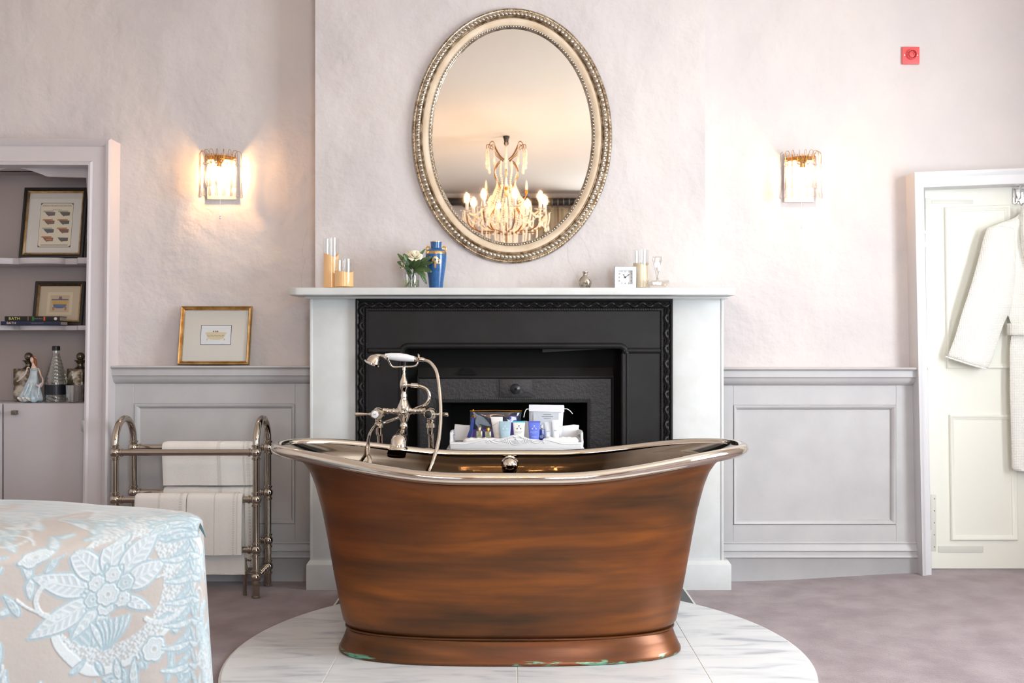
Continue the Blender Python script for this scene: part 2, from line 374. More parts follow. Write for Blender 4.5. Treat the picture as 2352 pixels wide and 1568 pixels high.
panelling(1, X(258, PF), X(712, 4.6) + .03, (X(308, PF), X(678, PF), Z(1203, PF), Z(927, PF)), Z(840, 4.572), Z(1243, PF), 'northwest', zl)
panelling(4, X(1655, 4.6) - .02, X(2104, PF) + .03, (X(1684, PF), X(2058, PF), Z(1205, PF), Z(930, PF)), Z(844, 4.572), Z(1243, PF), 'northeast', zf=-.01)
# ------------------------------------------------------------------ hearth and marble disc
m = MB(); hx0, hx1 = -.748, .773
m.box(hx0 + .008, hx1 - .008, 3.9, 5.0, -.02, .006)
hearth = tag(m.build('hearth_slab', M['slate'], smooth=False), 'dark slate hearth with white edging under the cast iron fireplace', 'hearth')
for a in (hx0, hx1 - .008): m = MB(); m.box(a, a + .008, 3.9, 4.6, -.02, .007); m.build('edging_strip', M['grout'], hearth, smooth=False)
mc = Vector((.02, 3.5)); MR = 1.01
o = thing('marble_plinth', 'round white veined marble tile base under the copper bath', 'bath platform', (mc.x, mc.y, 0))
m = MB(); N = 128
m.lathe([(MR, -.01), (MR, .008), (MR - .004, .0105), (.01, .0105)], (mc.x, mc.y, 0), N); m.build('grout_bed', M['grout'], o)
jx = [-9, -.609, .017, .643, 9]; jy = [-9, 2.33, 2.95, 3.57, 4.19, 9]
def clip(poly, ax, lim, keep):
    out = []
    for i in range(len(poly)):
        a, b = poly[i], poly[(i + 1) % len(poly)]
        ia, ib = (a[ax] - lim) * keep >= 0, (b[ax] - lim) * keep >= 0
        if ia: out.append(a)
        if ia != ib:
            t = (lim - a[ax]) / (b[ax] - a[ax]); out.append((a[0] + (b[0] - a[0]) * t, a[1] + (b[1] - a[1]) * t))
    return out
disc = [(mc.x + (MR - .009) * cos(2 * PI * i / N), mc.y + (MR - .009) * sin(2 * PI * i / N)) for i in range(N)]
for i in range(4):
    for j in range(5):
        p = clip(clip(clip(clip(disc, 0, jx[i] + .002, 1), 0, jx[i + 1] - .002, -1), 1, jy[j] + .0015, 1) if False else clip(clip(disc, 0, jx[i] + .0025, 1), 0, jx[i + 1] - .0025, -1), 1, jy[j] + .0015, 1)
        p = clip(p, 1, jy[j + 1] - .0015, -1)
        if len(p) > 2:
            q = MB(); q.prism(p, lambda u, v, w: Vector((u, v, .002 + w)), .010); t = q.build('marble_tile', M['marble'], o, smooth=False)
# ------------------------------------------------------------------ mantelpiece
o = thing('mantelpiece', 'white painted mantelpiece with rounded shelf around the black fireplace', 'mantelpiece', (0, 4.4, 0))
for a, b, c, d in ((712, 817, 703, 830), (1545, 1662, 1530, 1680)):
    m = MB(); m.box(X(a, DP), X(b, DP), DP, 4.64, .12, 1.314)
    e = X(a, DP) if a < 900 else X(b, DP); s_ = 1 if a < 900 else -1
    m.box(e, e + s_ * .012, DP - .004, 4.64, .12, 1.314)
    m.build('pilaster', M['whitepaint'], o, bevel=.003)
    m = MB(); x0, x1 = X(c, 4.455), X(d, 4.455)
    m.box(x0, x1, 4.455, 4.64, -.01, .112)
    m.add([(x0, 4.455, .112), (x1, 4.455, .112), (x1, 4.64, .112), (x0, 4.64, .112), (x0 + .012, 4.468, .13), (x1 - .012, 4.468, .13), (x1 - .012, 4.64, .13), (x0 + .012, 4.64, .13)],
          [(0, 1, 5, 4), (1, 2, 6, 5), (3, 0, 4, 7), (4, 5, 6, 7)])
    m.build('plinth_block', M['whitepaint'], o, bevel=.002)
sx0, sx1, sf = X(662, 4.33), X(1691, 4.33), 4.30
pts = [(sx1, 4.5)] + [(sx1 - .055 + .055 * cos(a), sf + .055 - .055 * sin(a)) for a in [PI / 2 * k / 8 for k in range(9)]]
pts += [(sx0 + .055 - .055 * sin(a), sf + .055 - .055 * cos(a)) for a in [PI / 2 * k / 8 for k in range(9)]] + [(sx0, 4.5)]
pts = [(sx1, 4.53)] + pts[1:-1] + [(sx0, 4.53)]
ZS = 1.344
m = MB(); m.prism(pts, lambda u, v, w: Vector((u, v, 1.313 + w)), ZS - 1.313); m.build('mantel_shelf', M['whitepaint'], o, bevel=.003, seg=3)
m = MB(); m.box(X(703, 4.47), X(1672, 4.47), 4.44, 4.53, 1.303, 1.313); m.build('shelf_batten', M['whitepaint'], o, bevel=.002)
# ------------------------------------------------------------------ cast iron insert
DI = 4.46
o = thing('fireplace_insert', 'black cast iron fireplace with carved leaf border inside the white mantelpiece', 'fireplace', (0, 4.6, 0))
def IX(px, d=DI): return X(px, d)
def IZ(py, d=DI): return Z(py, d)
ix0, ix1, iz = IX(818), IX(1545), min(IZ(686), 1.303)
bw = .057
m = MB(); prof = [(0, -.03), (0, .006), (.006, .008), (.012, .004), (.016, -.002), (.03, .004), (.038, .0), (.044, .006), (.052, .006), (.057, -.002), (.057, -.03)]
m.mould([(ix0, 0), (ix0, iz), (ix1, iz), (ix1, 0)], [(-a, b) for a, b in prof], DI); m.build('carved_border', M['iron'], o, angle=40)
lf = MB(); rp = MB(); rnd = random.Random(4)
def orn(cx, cz, ang, fl):
    def w(u, v, h): return Vector((cx + u * cos(ang) - v * sin(ang), DI - .004 - h, cz + u * sin(ang) + v * cos(ang)))
    lf.tube([w(-.022, -.008 * fl, 0), w(-.010, .004 * fl, .005), (w(.004, .008 * fl, .006)), w(.015, .002 * fl, .003), w(.02, -.006 * fl, 0)], [.003, .0055, .006, .004, .002], 6)
    lf.tube([w(-.006, -.009 * fl, .001), w(.004, -.005 * fl, .005), w(.010, -.008 * fl, .001)], [.002, .004, .0015], 6)
    lf.ball(w(.014, .008 * fl, .002), .0032, 6, 4)
k = 0
n_ = int((iz) / .034)
for i in range(1, n_): orn(ix0 + .027, iz - .02 - i * .034, PI / 2, 1 if i % 2 else -1); orn(ix1 - .027, iz - .02 - i * .034, PI / 2, -1 if i % 2 else 1)
w_ = ix1 - ix0; n_ = int(w_ / .034)
for i in range(1, n_): orn(ix0 + i * w_ / n_, iz - .027, 0, 1 if i % 2 else -1)
lf.build('carved_leaves', M['iron'], o)
for i in range(int((w_ - .1) / .011)): rp.ball((ix0 + .05 + i * .011, DI - .005, iz - .048), .0052, 6, 4, sc=(1, .8, .7), axis=(1, 0, .4))
for i in range(int(iz / .011)):
    for x in (ix0 + .048, ix1 - .048): rp.ball((x, DI - .005, iz - .05 - i * .011), .0052, 6, 4, sc=(.7, .8, 1), axis=(.4, 0, 1))
rp.build('rope_edge', M['iron'], o)
ox0, ox1, oz = IX(930), IX(1430), IZ(800); jx0, jx1 = ix0 + bw - .005, ix1 - bw + .005
m = MB(); m.box(jx0, jx1, DI, DI + .02, oz, iz - bw + .005); m.build('header_plate', M['iron'], o, smooth=False)
for a, b in ((jx0, ox0), (ox1, jx1)):
    m = MB(); m.box(a, b, DI + .002, DI + .02, 0, IZ(806)); m.build('side_plate', M['iron'], o, smooth=False)
rr = .0135
arc = lambda cx, cz, a0, a1: [(cx + .035 * cos(a0 + (a1 - a0) * k / 6), DI, cz + .035 * sin(a0 + (a1 - a0) * k / 6)) for k in range(7)]
m = MB(); zt = IZ(795); m.tube([(ox0 - .018, DI, zt - .028)] + arc(ox0 + .017, zt - .033, PI, PI / 2) + arc(ox1 - .017, zt - .033, PI / 2, 0) + [(ox1 + .018, DI, zt - .028)], rr, 12)
m.build('curved_rail', M['iron'], o)
m = MB()
for a, b in ((jx0 + .004, ox0 - .004), (ox1 + .004, jx1 - .004)): m = MB(); m.tube([(a, DI - .001, IZ(805)), (b, DI - .001, IZ(805))], .0125, 12); m.build('cross_bar', M['iron'], o)
m = MB()
for x, x2 in ((ox0 - .003, ox0 - .022), (ox1 + .003, ox1 + .022)): m = MB(); m.tube([(x, DI, 0), (x, DI, IZ(812))], .010, 10); m.tube([(x2, DI + .002, 0), (x2, DI + .002, IZ(812))], .005, 8); m.build('upright_moulding', M['iron'], o)
DR = 4.60
m = MB()
for x in (ox0, ox1): m.quad((x, DI, 0), (x, DR + .05, 0), (x, DR + .05, oz), (x, DI, oz))
m.quad((ox0, DI, oz), (ox1, DI, oz), (ox1, DR + .05, oz), (ox0, DR + .05, oz)); m.build('reveal', M['soot'], o, smooth=False)
def RXp(px): return X(px, DR)
def RZp(py): return Z(py, DR)
# throat plate with the broken hole
m = MB(); a, b = RXp(960), RXp(1408); zt, zb = RZp(806), RZp(868)
m.add([(a, DR - .02, zb), (b, DR - .02, zb), (b, DR + .045, oz), (a, DR + .045, oz)], [(0, 1, 2, 3)]); m.build('throat_plate', M['iron'], o, smooth=False)
hole = [(1050, 860), (1056, 854), (1062, 851), (1066, 846), (1073, 844), (1081, 847), (1088, 853), (1094, 860)]
m = MB(); m.prism([(X(u, 4.565), Z(v, 4.565)) for u, v in hole], lambda u, v, w: Vector((u, 4.571 + w + (v - zb) * .3, v)), .004); m.build('broken_hole', M['soot'], o, smooth=False)
m = MB(); m.prism([(IX(1246), IZ(800)), (IX(1420), IZ(797)), (IX(1416), IZ(800)), (IX(1247), IZ(809))], lambda u, v, w: Vector((u, DI + .03 + w, v)), .012); m.build('hanging_strip', M['iron'], o, smooth=False)
# inner register frame
rx0, rx1, rz = X(958, 4.575), X(1409, 4.575), Z(864, 4.575); qx0, qx1, qz = X(1003, 4.575), X(1355, 4.575), Z(918, 4.575)
m = MB(); m.box(rx0, rx1, 4.58, 4.60, qz, rz); m.box(rx0, qx0, 4.58, 4.60, 0, qz); m.box(qx1, rx1, 4.58, 4.60, 0, qz); m.build('register_plate', M['ironrough'], o, smooth=False)
m = MB(); m.mould([(rx0, 0), (rx0, rz), (rx1, rz), (rx1, 0)], [(0, 0), (0, .012), (-.005, .014), (-.010, .008), (-.012, 0)], 4.582); m.build('register_edge', M['iron'], o, angle=40)
m = MB(); m.box(X(1147, 4.57), X(1222, 4.57), 4.568, 4.582, Z(912, 4.57), Z(871, 4.57)); m.build('damper_plate', M['ironrough'], o, bevel=.002)
kx, kz = X(1184, 4.56), Z(893, 4.56)
m = MB(); m.lathe([(.004, -.004), (.006, .004), (.016, .001), (.024, -.006), (.024, -.012)][::-1], (kx, 4.556, kz), 24, (0, -1, 0)); kn = m.build('damper_knob', mat('burnished_iron', (.035, .035, .04), .32, .4), o)
m = MB(); m.lathe([(.0055, 0), (.005, .0055)], (kx, 4.556, kz), 12, (0, -1, 0)); m.build('knob_hole', M['soot'], kn)
m = MB()
n_ = 72
for i in range(n_): m.ball((qx0 + (qx1 - qx0) * i / (n_ - 1), 4.578, qz + .004), .0038, 6, 4)
for i in range(1, 66):
    for x in (qx0 - .004, qx1 + .004): m.ball((x, 4.578, qz + .004 - i * .0095), .0038, 6, 4)
m.build('bead_edge', mat('worn_iron_beads', (.09, .09, .095), .3, .6), o)
m = MB(); m.mould([(qx0, 0), (qx0, qz), (qx1, qz), (qx1, 0)], [(0, 0), (0, .006), (-.012, .006), (-.012, 0)], 4.582); m.build('inner_edge', M['iron'], o, angle=30)
m = MB(); m.quad((qx0, 4.6, 0), (qx0 + .05, 4.98, 0), (qx0 + .05, 4.98, qz), (qx0, 4.6, qz)); m.quad((qx1, 4.6, 0), (qx1 - .05, 4.98, 0), (qx1 - .05, 4.98, qz), (qx1, 4.6, qz))
m.quad((qx0, 4.6, qz), (qx1, 4.6, qz), (qx1 - .05, 4.98, qz - .05), (qx0 + .05, 4.98, qz - .05)); m.quad((qx0 + .05, 4.98, 0), (qx1 - .05, 4.98, 0), (qx1 - .05, 4.98, qz), (qx0 + .05, 4.98, qz))
m.build('firebox', M['soot'], o, smooth=False)
m = MB(); m.box(ox0 - .12, rx0 + .03, 4.603, 4.63, 0, oz + .06); m.box(rx1 - .03, ox1 + .12, 4.603, 4.63, 0, oz + .06); m.box(rx0 + .03, rx1 - .03, 4.603, 4.63, rz - .03, oz + .06); m.build('backing_plate', M['soot'], o, smooth=False)
# hairline cracks in the old plaster
def crack(pts, D, par):
    m = MB(); q = [Vector((X(a, D), D - .0006, Z(b, D))) for a, b in pts]; rn = random.Random(len(pts)); q = cr(q, 4); q = [p + Vector((rn.uniform(-.002, .002), 0, 0)) for p in q]
    for a, b in zip(q, q[1:]): m.add([a - Vector((.0004, 0, 0)), a + Vector((.0004, 0, 0)), b + Vector((.0004, 0, 0)), b - Vector((.0004, 0, 0))], [(0, 1, 2, 3)])
    m.build('crack', flat(188, 178, 175, .9), par, smooth=False)
brw = bpy.data.objects['wall_chimney_breast']; nw = bpy.data.objects['wall_north']
crack([(1305, 562), (1306, 595), (1316, 618), (1327, 638)], DB, brw); crack([(1331, 540), (1345, 562), (1352, 580), (1358, 600)], DB, brw)
crack([(708, 522), (698, 555), (694, 582), (700, 600), (692, 632), (694, 660)], DW, nw); crack([(1430, 470), (1440, 480), (1462, 486), (1480, 498)], DB, brw)
# ------------------------------------------------------------------ copper bath
BX, BY, BZ = -.008, 3.60, .012
bath = thing('bathtub', 'copper double ended freestanding bath with polished nickel rim on marble base', 'bathtub', (BX, BY, BZ))
def se(a, b, n, t):
    c, s = cos(t), sin(t)
    return a * math.copysign(abs(c) ** (2 / n), c), b * math.copysign(abs(s) ** (2 / n), s)
def rimz(x): return .650 + .068 * sstep(.16, .86, abs(x)) 
NT = 144
TH = [2 * PI * i / NT for i in range(NT)]
def lerp(a, b, t): return a + (b - a) * t
def interp(tab, z):
    if z <= tab[0][0]: return tab[0][1:]
    for p, q in zip(tab, tab[1:]):
        if z <= q[0]:
            t = (z - p[0]) / (q[0] - p[0]); return [lerp(p[i], q[i], t) for i in range(1, len(p))]
    return tab[-1][1:]
# fraction of height between seam (.085) and rim underside -> half length, half width, exponent
ZSEAM = .088
BODY = [(0, .586, .222, 2.5), (.02, .597, .232, 2.5), (.10, .608, .243, 2.5), (.30, .631, .262, 2.45), (.52, .655, .283, 2.4), (.68, .674, .298, 2.35), (.82, .697, .312, 2.3), (.90, .716, .321, 2.25), (.96, .742, .331, 2.2), (.985, .765, .338, 2.2), (1.0, .80, .348, 2.2)]
RA, RB, RR = .839, .354, .0185
def body_rows(off, tmax=1.0, nrow=40, t0=0.0):
    rows = []
    for k in range(nrow + 1):
        t = t0 + (tmax - t0) * k / nrow; t = 1 - (1 - t) ** 1.35 if t0 == 0 else t
        a, b, n = interp(BODY, t); r = []
        for th in TH:
            x, y = se(a - off, b - off, n, th); top = rimz(x / max(a - off, .1) * RA) - RR * .75
            r.append((BX + x, BY + y, BZ + ZSEAM + (top - ZSEAM - BZ) * t))
        rows.append(r)
    return rows
m = MB(); m.grid(body_rows(0), closed_u=True, cap0=True); m.build('bath_shell', M['copper'], bath, angle=60)
# base skirt
m = MB(); rows = []
for z, a, b in ((0, .606, .238), (.004, .613, .244), (.010, .613, .244), (.016, .609, .241), (.05, .594, .229), (.078, .584, .221), (.084, .578, .216)):
    rows.append([(BX + se(a, b, 2.7, th)[0], BY + se(a, b, 2.7, th)[1], BZ + z + .004 * sin(5 * th) * (z > .07)) for th in TH])
m.grid(rows, closed_u=True, cap0=True); m.build('base_skirt', M['copper'], bath, angle=60)
m = MB(); m.tube([(BX + se(.588, .224, 2.6, th)[0], BY + se(.588, .224, 2.6, th)[1], BZ + .0865) for th in TH], .0035, 6, closed=True); m.build('seam_bead', M['copper'], bath)
# interior
m = MB(); rows = []
for k in range(44):
    t = .06 + .955 * (k / 43) ** .8
    a, b, n = interp(BODY, t); r = []
    inset = .008 + .10 * max(0, (.22 - t) / .22) ** 2
    for i, th in enumerate(TH):
        x, y = se(a - inset, b - inset, n, th); top = rimz(x / a * RA) - .004
        d = .0012 * sin(6 * th + 9 * t) * (1 - t)
        r.append((BX + x * (1 + d), BY + y * (1 + d), BZ + ZSEAM + (top - ZSEAM - BZ) * t))
    rows.append(r)
m.grid(rows[:-1] + [[(BX + se(RA - .012, RB - .012, 2.2, th)[0], BY + se(RA - .012, RB - .012, 2.2, th)[1], BZ + rimz(se(RA, RB, 2.2, th)[0]) + .006) for th in TH]], closed_u=True, cap0=True, cap1=False)
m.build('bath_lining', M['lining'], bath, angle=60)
# rolled rim
def rim(a, b, r, dz, nm, mt, seg=20):
    q = MB(); pts = [(BX + se(a, b, 2.2, th)[0], BY + se(a, b, 2.2, th)[1], BZ + rimz(se(RA, RB, 2.2, th)[0]) + dz) for th in TH]
    q.tube(pts, r, seg, closed=True, up=(0, 0, 1)); return q.build(nm, mt, bath, angle=70)
rim(RA, RB, RR, 0, 'rolled_rim', M['nickel'])
m = MB(); rows = []
for a, b, dz in ((RA + .008, RB + .008, -.015), (RA + .001, RB + .001, -.0225), (RA - .018, RB - .010, -.0245), (RA - .045, RB - .018, -.020)):
    rows.append([(BX + se(a, b, 2.2, th)[0], BY + se(a, b, 2.2, th)[1], BZ + rimz(se(RA, RB, 2.2, th)[0]) + dz) for th in TH])
m.grid(rows, closed_u=True); m.build('rim_underlip', M['nickel'], bath, angle=60)
# overflow knob on the far inner side
kp = P(1171, 1068, 3.885)
m = MB(); m.ball((kp.x, 3.885, kp.z), .031, 28, 18); m.lathe([(.006, -.05), (.008, -.01)], (kp.x, 3.90, kp.z), 12, (0, -1, 0)); k = m.build('overflow_knob', M['nickel'], bath)
m = MB(); m.lathe([(.034, 0), (.034, .004), (.02, .008), (.01, .01)], (kp.x, 3.922, kp.z), 28, (0, -1, 0)); m.build('overflow_plate', M['nickel'], k)

# ------------------------------------------------------------------ bath tap with hand shower
DT = 4.06
tap = thing('bath_shower_mixer', 'nickel standpipe bath tap with lever handles and hand shower behind the bath', 'bath tap', (X(928, DT), DT, 0))
def T(px, py, d=DT): return P(px, py, d)
NK = M['nickel']
for sx, lab, vx in ((868, 'hot', 864), (985, 'cold', 983)):
    x = X(sx + 3, DT + .04); d = DT + .04
    m = MB(); pts = [(X(vx + 3, DT), DT + .012, Z(958, DT)), (X(vx + 5, DT), DT + .02, Z(972, DT)), (x, d - .01, Z(995, DT)), (x + .004, d, Z(1012, DT)), (x + .004, d + .005, .5), (x + .004, d + .005, .014)]
    m.tube(cr(pts, 6), .0125, 16)
    m.lathe([(.03, 0), (.03, .004), (.018, .010), (.013, .012)], (x + .004, d + .005, .0115), 24)
    m.build('standpipe', NK, tap)
    m = MB(); zz = Z(980, DT); m.lathe([(.012, -.006), (.0185, -.004), (.0185, .014), (.014, .018), (.016, .024), (.013, .03)], (X(vx + 5, DT), DT + .018, zz), 6 if False else 16); m.build('union_nut', NK, tap, angle=30)
    # valve body facing camera
    c = Vector((X(vx + 6, DT), DT, Z(951, DT)))
    m = MB(); m.lathe([(.010, .04), (.018, .035), (.024, .015), (.024, -.004), (.021, -.010), (.023, -.014), (.021, -.02), (.017, -.024)], c, 24, (0, 1, 0)); m.ball(c + Vector((0, .012, .004)), .026, 18, 12)
    v = m.build('valve_body', NK, tap)
    s = -1 if sx < 900 else 1
    m = MB(); hc = c + Vector((-.006 * (s == 1) - .01 * (s == -1), -.034, .002)); m.lathe([(.016, -.012), (.019, -.008), (.019, .004), (.015, .009)], hc, 24, (0, -1, 0))
    m.tube([hc + Vector((s * .012, 0, 0)), hc + Vector((s * .022, 0, 0)), hc + Vector((s * .026, 0, 0)), hc + Vector((s * .058, 0, .0)), hc + Vector((s * .078, 0, -.001)), hc + Vector((s * .081, 0, -.001))], [.007, .007, .0045, .0075, .0095, .006], 14)
    hd = m.build('lever_handle', NK, tap)
    m = MB(); m.lathe([(.0145, 0), (.0145, .004), (.012, .0065), (.004, .0075)], hc + Vector((0, -.008, 0)), 24, (0, -1, 0)); bt = m.build('handle_button', M['porcelain'] if s == -1 else M['black'], hd)
    if s == -1:
        m = MB(); m.text('H', .012, lambda u, v2, w: Vector((hc.x + u, hc.y - .0163 - w, hc.z + v2))); m.build('letter', M['ink'], bt, smooth=False)
# bridge and central body
m = MB(); zc = Z(944, DT); cx = X(928, DT)
m.tube([(X(880, DT), DT, Z(943, DT)), (X(893, DT), DT, zc), (X(908, DT), DT, zc), (X(916, DT), DT, zc), (cx, DT, zc), (X(940, DT), DT, zc), (X(948, DT), DT, zc), (X(964, DT), DT, zc), (X(978, DT), DT, Z(943, DT))], [.014, .011, .011, .02, .022, .02, .011, .011, .014], 16)
for px in (891, 905, 951, 965): m.lathe([(.010, -.004), (.0145, -.003), (.0145, .003), (.010, .004)], (X(px, DT), DT, zc), 16, (1, 0, 0))
m.build('bridge', NK, tap)
m = MB(); z0 = Z(975, DT)
def zz(py): return Z(py, DT) - z0
m.lathe([(.014, zz(985)), (.0165, zz(976)), (.0125, zz(970)), (.020, zz(962)), (.027, zz(950)), (.029, zz(943)), (.027, zz(934)), (.019, zz(924)), (.0165, zz(919)), (.013, zz(917)), (.012, zz(913)), (.0135, zz(908)), (.010, zz(902)), (.011, zz(896)), (.017, zz(889)), (.0178, zz(882)), (.0155, zz(875)), (.010, zz(867)), (.0055, zz(858)), (.0045, zz(851)), (.0075, zz(850)), (.0075, zz(843)), (.004, zz(841))], (cx, DT, z0), 24)
m.ball((cx + .002, DT - .026, Z(946, DT)), .016, 16, 10); m.lathe([(.009, 0), (.012, .008), (.008, .016), (.004, .018)], (cx, DT - .034, Z(946, DT)), 16, (0, -1, .1))
m.tube([(cx - .002, DT - .034, Z(946, DT)), (cx - .003, DT - .04, Z(930, DT)), (cx - .003, DT - .032, Z(916, DT))], [.005, .006, .0035], 10)
m.ball((cx, DT - .014, Z(884, DT)), .011, 14, 8)
m.build('diverter_body', NK, tap)
# spout
m = MB(); sp = [(cx, DT - .002, Z(980, DT)), (cx, DT - .03, Z(984, DT) - .004), (cx, DT - .07, Z(992, DT)), (cx - .001, DT - .115, Z(1001, DT)), (cx - .002, 3.90, P(923, 1010, 3.9).z), (cx - .003, 3.885, P(922, 1022, 3.885).z), (cx - .003, 3.883, P(922, 1027, 3.883).z)]
m.tube(cr(sp, 6), [.013 + .017 * sstep(0, 20, i) for i in range(len(cr(sp, 6)))], 24, flat=.8)
m.lathe([(.030, 0), (.037, -.007), (.038, -.010), (.030, -.009)], (cx - .003, 3.883, P(922, 1025, 3.883).z), 28); m.build('spout', NK, tap)
# cradle
m = MB(); m.tube(cr([T(889, 820, DT - .012), T(893, 829, DT - .006), T(898, 838), T(906, 842.5), T(927, 842), T(950, 841), T(958, 836), T(961, 828), T(962, 818, DT - .006), T(961, 814, DT + .005)], 5), .0042, 12)
m.ball(T(889, 819.5, DT - .013), .006, 10, 8); m.build('cradle', NK, tap)
m = MB(); m.lathe([(.008, -.003), (.013, -.003), (.013, .003), (.008, .003)], T(962, 822), 16, (1, 0, -.15)); m.build('cradle_ring', NK, tap)
# hand shower
hs = MB(); hs.tube([T(885, 818.5), T(897, 818.5), T(918, 820), T(935, 822), T(952, 824.5)], [.0125, .0150, .0172, .0155, .0112], 24); h = hs.build('shower_handle', M['porcelain'], tap, angle=60)
m = MB(); m.tube([T(885.5, 818.5), T(883, 818), T(878, 817), T(869, 816), T(862, 816.5), T(859, 820), T(858, 825)], [.0125, .009, .006, .0065, .007, .008, .009], 16)
f_ = m.build('shower_neck', NK, h); m = MB(); m.tube([T(951, 824), T(956, 825), T(958, 825), T(963, 825), T(970, 826), T(975, 827)], [.011, .0115, .008, .0105, .0108, .0085], 16)
m.build('shower_ferrule', NK, h)
ax = (T(863, 818) - T(856, 834)).normalized(); hc = T(856.5, 834, DT)
m = MB(); m.lathe([(.010, .036), (.017, .032), (.024, .022), (.027, .010), (.029, .004), (.036, .002), (.036, -.004), (.031, -.007), (.012, -.008)], hc, 32, tuple(ax)); m.build('shower_rose', NK, h)
# corrugated hose
def hose(pts, nm='hose', r=.0078, n=12, seg=10):
    q = cr(pts, n); d = [0]
    for a, b in zip(q, q[1:]): d.append(d[-1] + (b - a).length)
    Lh = d[-1]; k = int(Lh / .0021); out = []; j = 0
    for i in range(k + 1):
        s = Lh * i / k
        while j < len(d) - 2 and d[j + 1] < s: j += 1
        t = (s - d[j]) / max(d[j + 1] - d[j], 1e-9); out.append(q[j].lerp(q[j + 1], min(t, 1)))
    mm = MB(); mm.tube(out, [r if i % 2 else r * .86 for i in range(len(out))], seg); return mm.build(nm, NK, tap, angle=75)
zi = .36
hose([T(974, 826.5), T(985, 830, DT - .004), T(994, 838, DT - .01), T(1002, 851, DT - .02), T(1007, 872, DT - .035), T(1010, 897, DT - .05), T(1012, 924, DT - .065), T(1012.5, 953, DT - .085), T(1011, 981, DT - .11), T(1008, 1007, DT - .14), T(1003, 1031, DT - .17), T(996, 1055, DT - .2), T(988, 1078, DT - .22),
      Vector((-.36, 3.80, .46)), Vector((-.43, 3.74, .32)), Vector((-.50, 3.68, .30)), Vector((-.55, 3.66, .42)), T(848, 1068, 3.74), T(845.5, 1045, 3.80), T(845, 1025, 3.85), T(847, 1008, 3.91), T(852, 993, 3.97), T(862, 979, 4.03), T(871, 974, 4.10), T(885, 970, 4.12), T(905, 963, 4.11), T(925, 955, 4.11), T(950, 941, 4.11), T(963, 935, 4.09), T(974, 931, 4.07), T(982, 924, 4.06), T(986.5, 912, 4.06), T(984, 899, 4.06), T(974, 890, 4.06), T(961, 886, 4.06)])
m = MB(); m.tube([T(934, 884, DT), T(943, 884.5, DT), T(944, 884.5, DT), T(959, 885.5, DT), T(961, 885.7)], [.0065, .0065, .0105, .011, .008], 16); m.build('hose_nozzle', NK, tap)

# ------------------------------------------------------------------ towel rail radiator
RF, RR_ = 4.32, 4.53
xl, xr = -1.722, -1.110
rack = thing('towel_rail', 'nickel towel radiator with arched tubes and ball joints beside the bath', 'towel rail', ((xl + xr) / 2, 4.43, 0))
PK = M['nickeldark']; zj = [.208, .426, .630]
m_ = {}
for x in (xl, xr):
    m = MB(); yc, r = (RF + RR_) / 2, (RR_ - RF) / 2
    pts = [(x, RF, .003), (x, RF, .66)] + [(x, yc - r * cos(a), .665 + r * sin(a)) for a in [PI * k / 14 for k in range(1, 14)]] + [(x, RR_, .66), (x, RR_, .003)]
    m.tube(pts, .0152, 20); m.build('upright_tube', PK, rack, angle=50)
    m = MB(); m.tube([(x, RF, .089), (x, RR_, .089)], .0135, 16)
    for k in range(9): m.lathe([(.0135, -.006), (.018, -.003), (.018, .003), (.0135, .006)], (x, RF + .03 + k * .019, .089), 16, (0, 1, 0))
    m.build('foot_link', PK, rack, angle=50)
for y in (RF, RR_):
    for z in zj:
        m = MB(); m.tube([(xl, y, z), (xr, y, z)], .0145 if y == RF else .0135, 20); m.build('cross_rail', PK, rack, angle=50)
    for x in (xl, xr):
        for z in [.089] + zj:
            m = MB(); m.ball((x, y, z), .0235, 20, 14)
            m.lathe([(.0152, -.006), (.0195, -.004), (.0195, .004), (.0152, .006)], (x, y, z + .027), 20); m.lathe([(.0152, -.006), (.0195, -.004), (.0195, .004), (.0152, .006)], (x, y, z - .027), 20)
            s = 1 if x == xl else -1
            if z > .1: m.lathe([(.0145, -.004), (.018, -.003), (.018, .003), (.0145, .004)], (x + s * .030, y, z), 20, (1, 0, 0))
            m.build('ball_joint', PK, rack, angle=50)
        m = MB(); m.lathe([(.0152, 0), (.020, .001), (.020, .005), (.0155, .008)], (x, y, .001), 20); m.build('foot', PK, rack, angle=50)
vx = X(560, 4.34)
m = MB(); m.lathe([(.008, 0), (.008, .075), (.011, .078), (.011, .085), (.014, .088), (.014, .115), (.009, .135), (.007, .15)], (vx, 4.36, .002), 16); m.tube([(vx, 4.36, .10), (vx + .03, 4.35, .10), (xr, RF, .095)], .010, 12)
v = m.build('valve', PK, rack, angle=50)
m = MB(); m.tube([(vx - .02, 4.36, .155), (vx + .02, 4.36, .155)], .0045, 10)
for k in (-.021, .021): m.ball((vx + k, 4.36, .155), .007, 10, 8)
m.ball((vx, 4.36, .156), .010, 12, 8); m.build('valve_handle', PK, v)

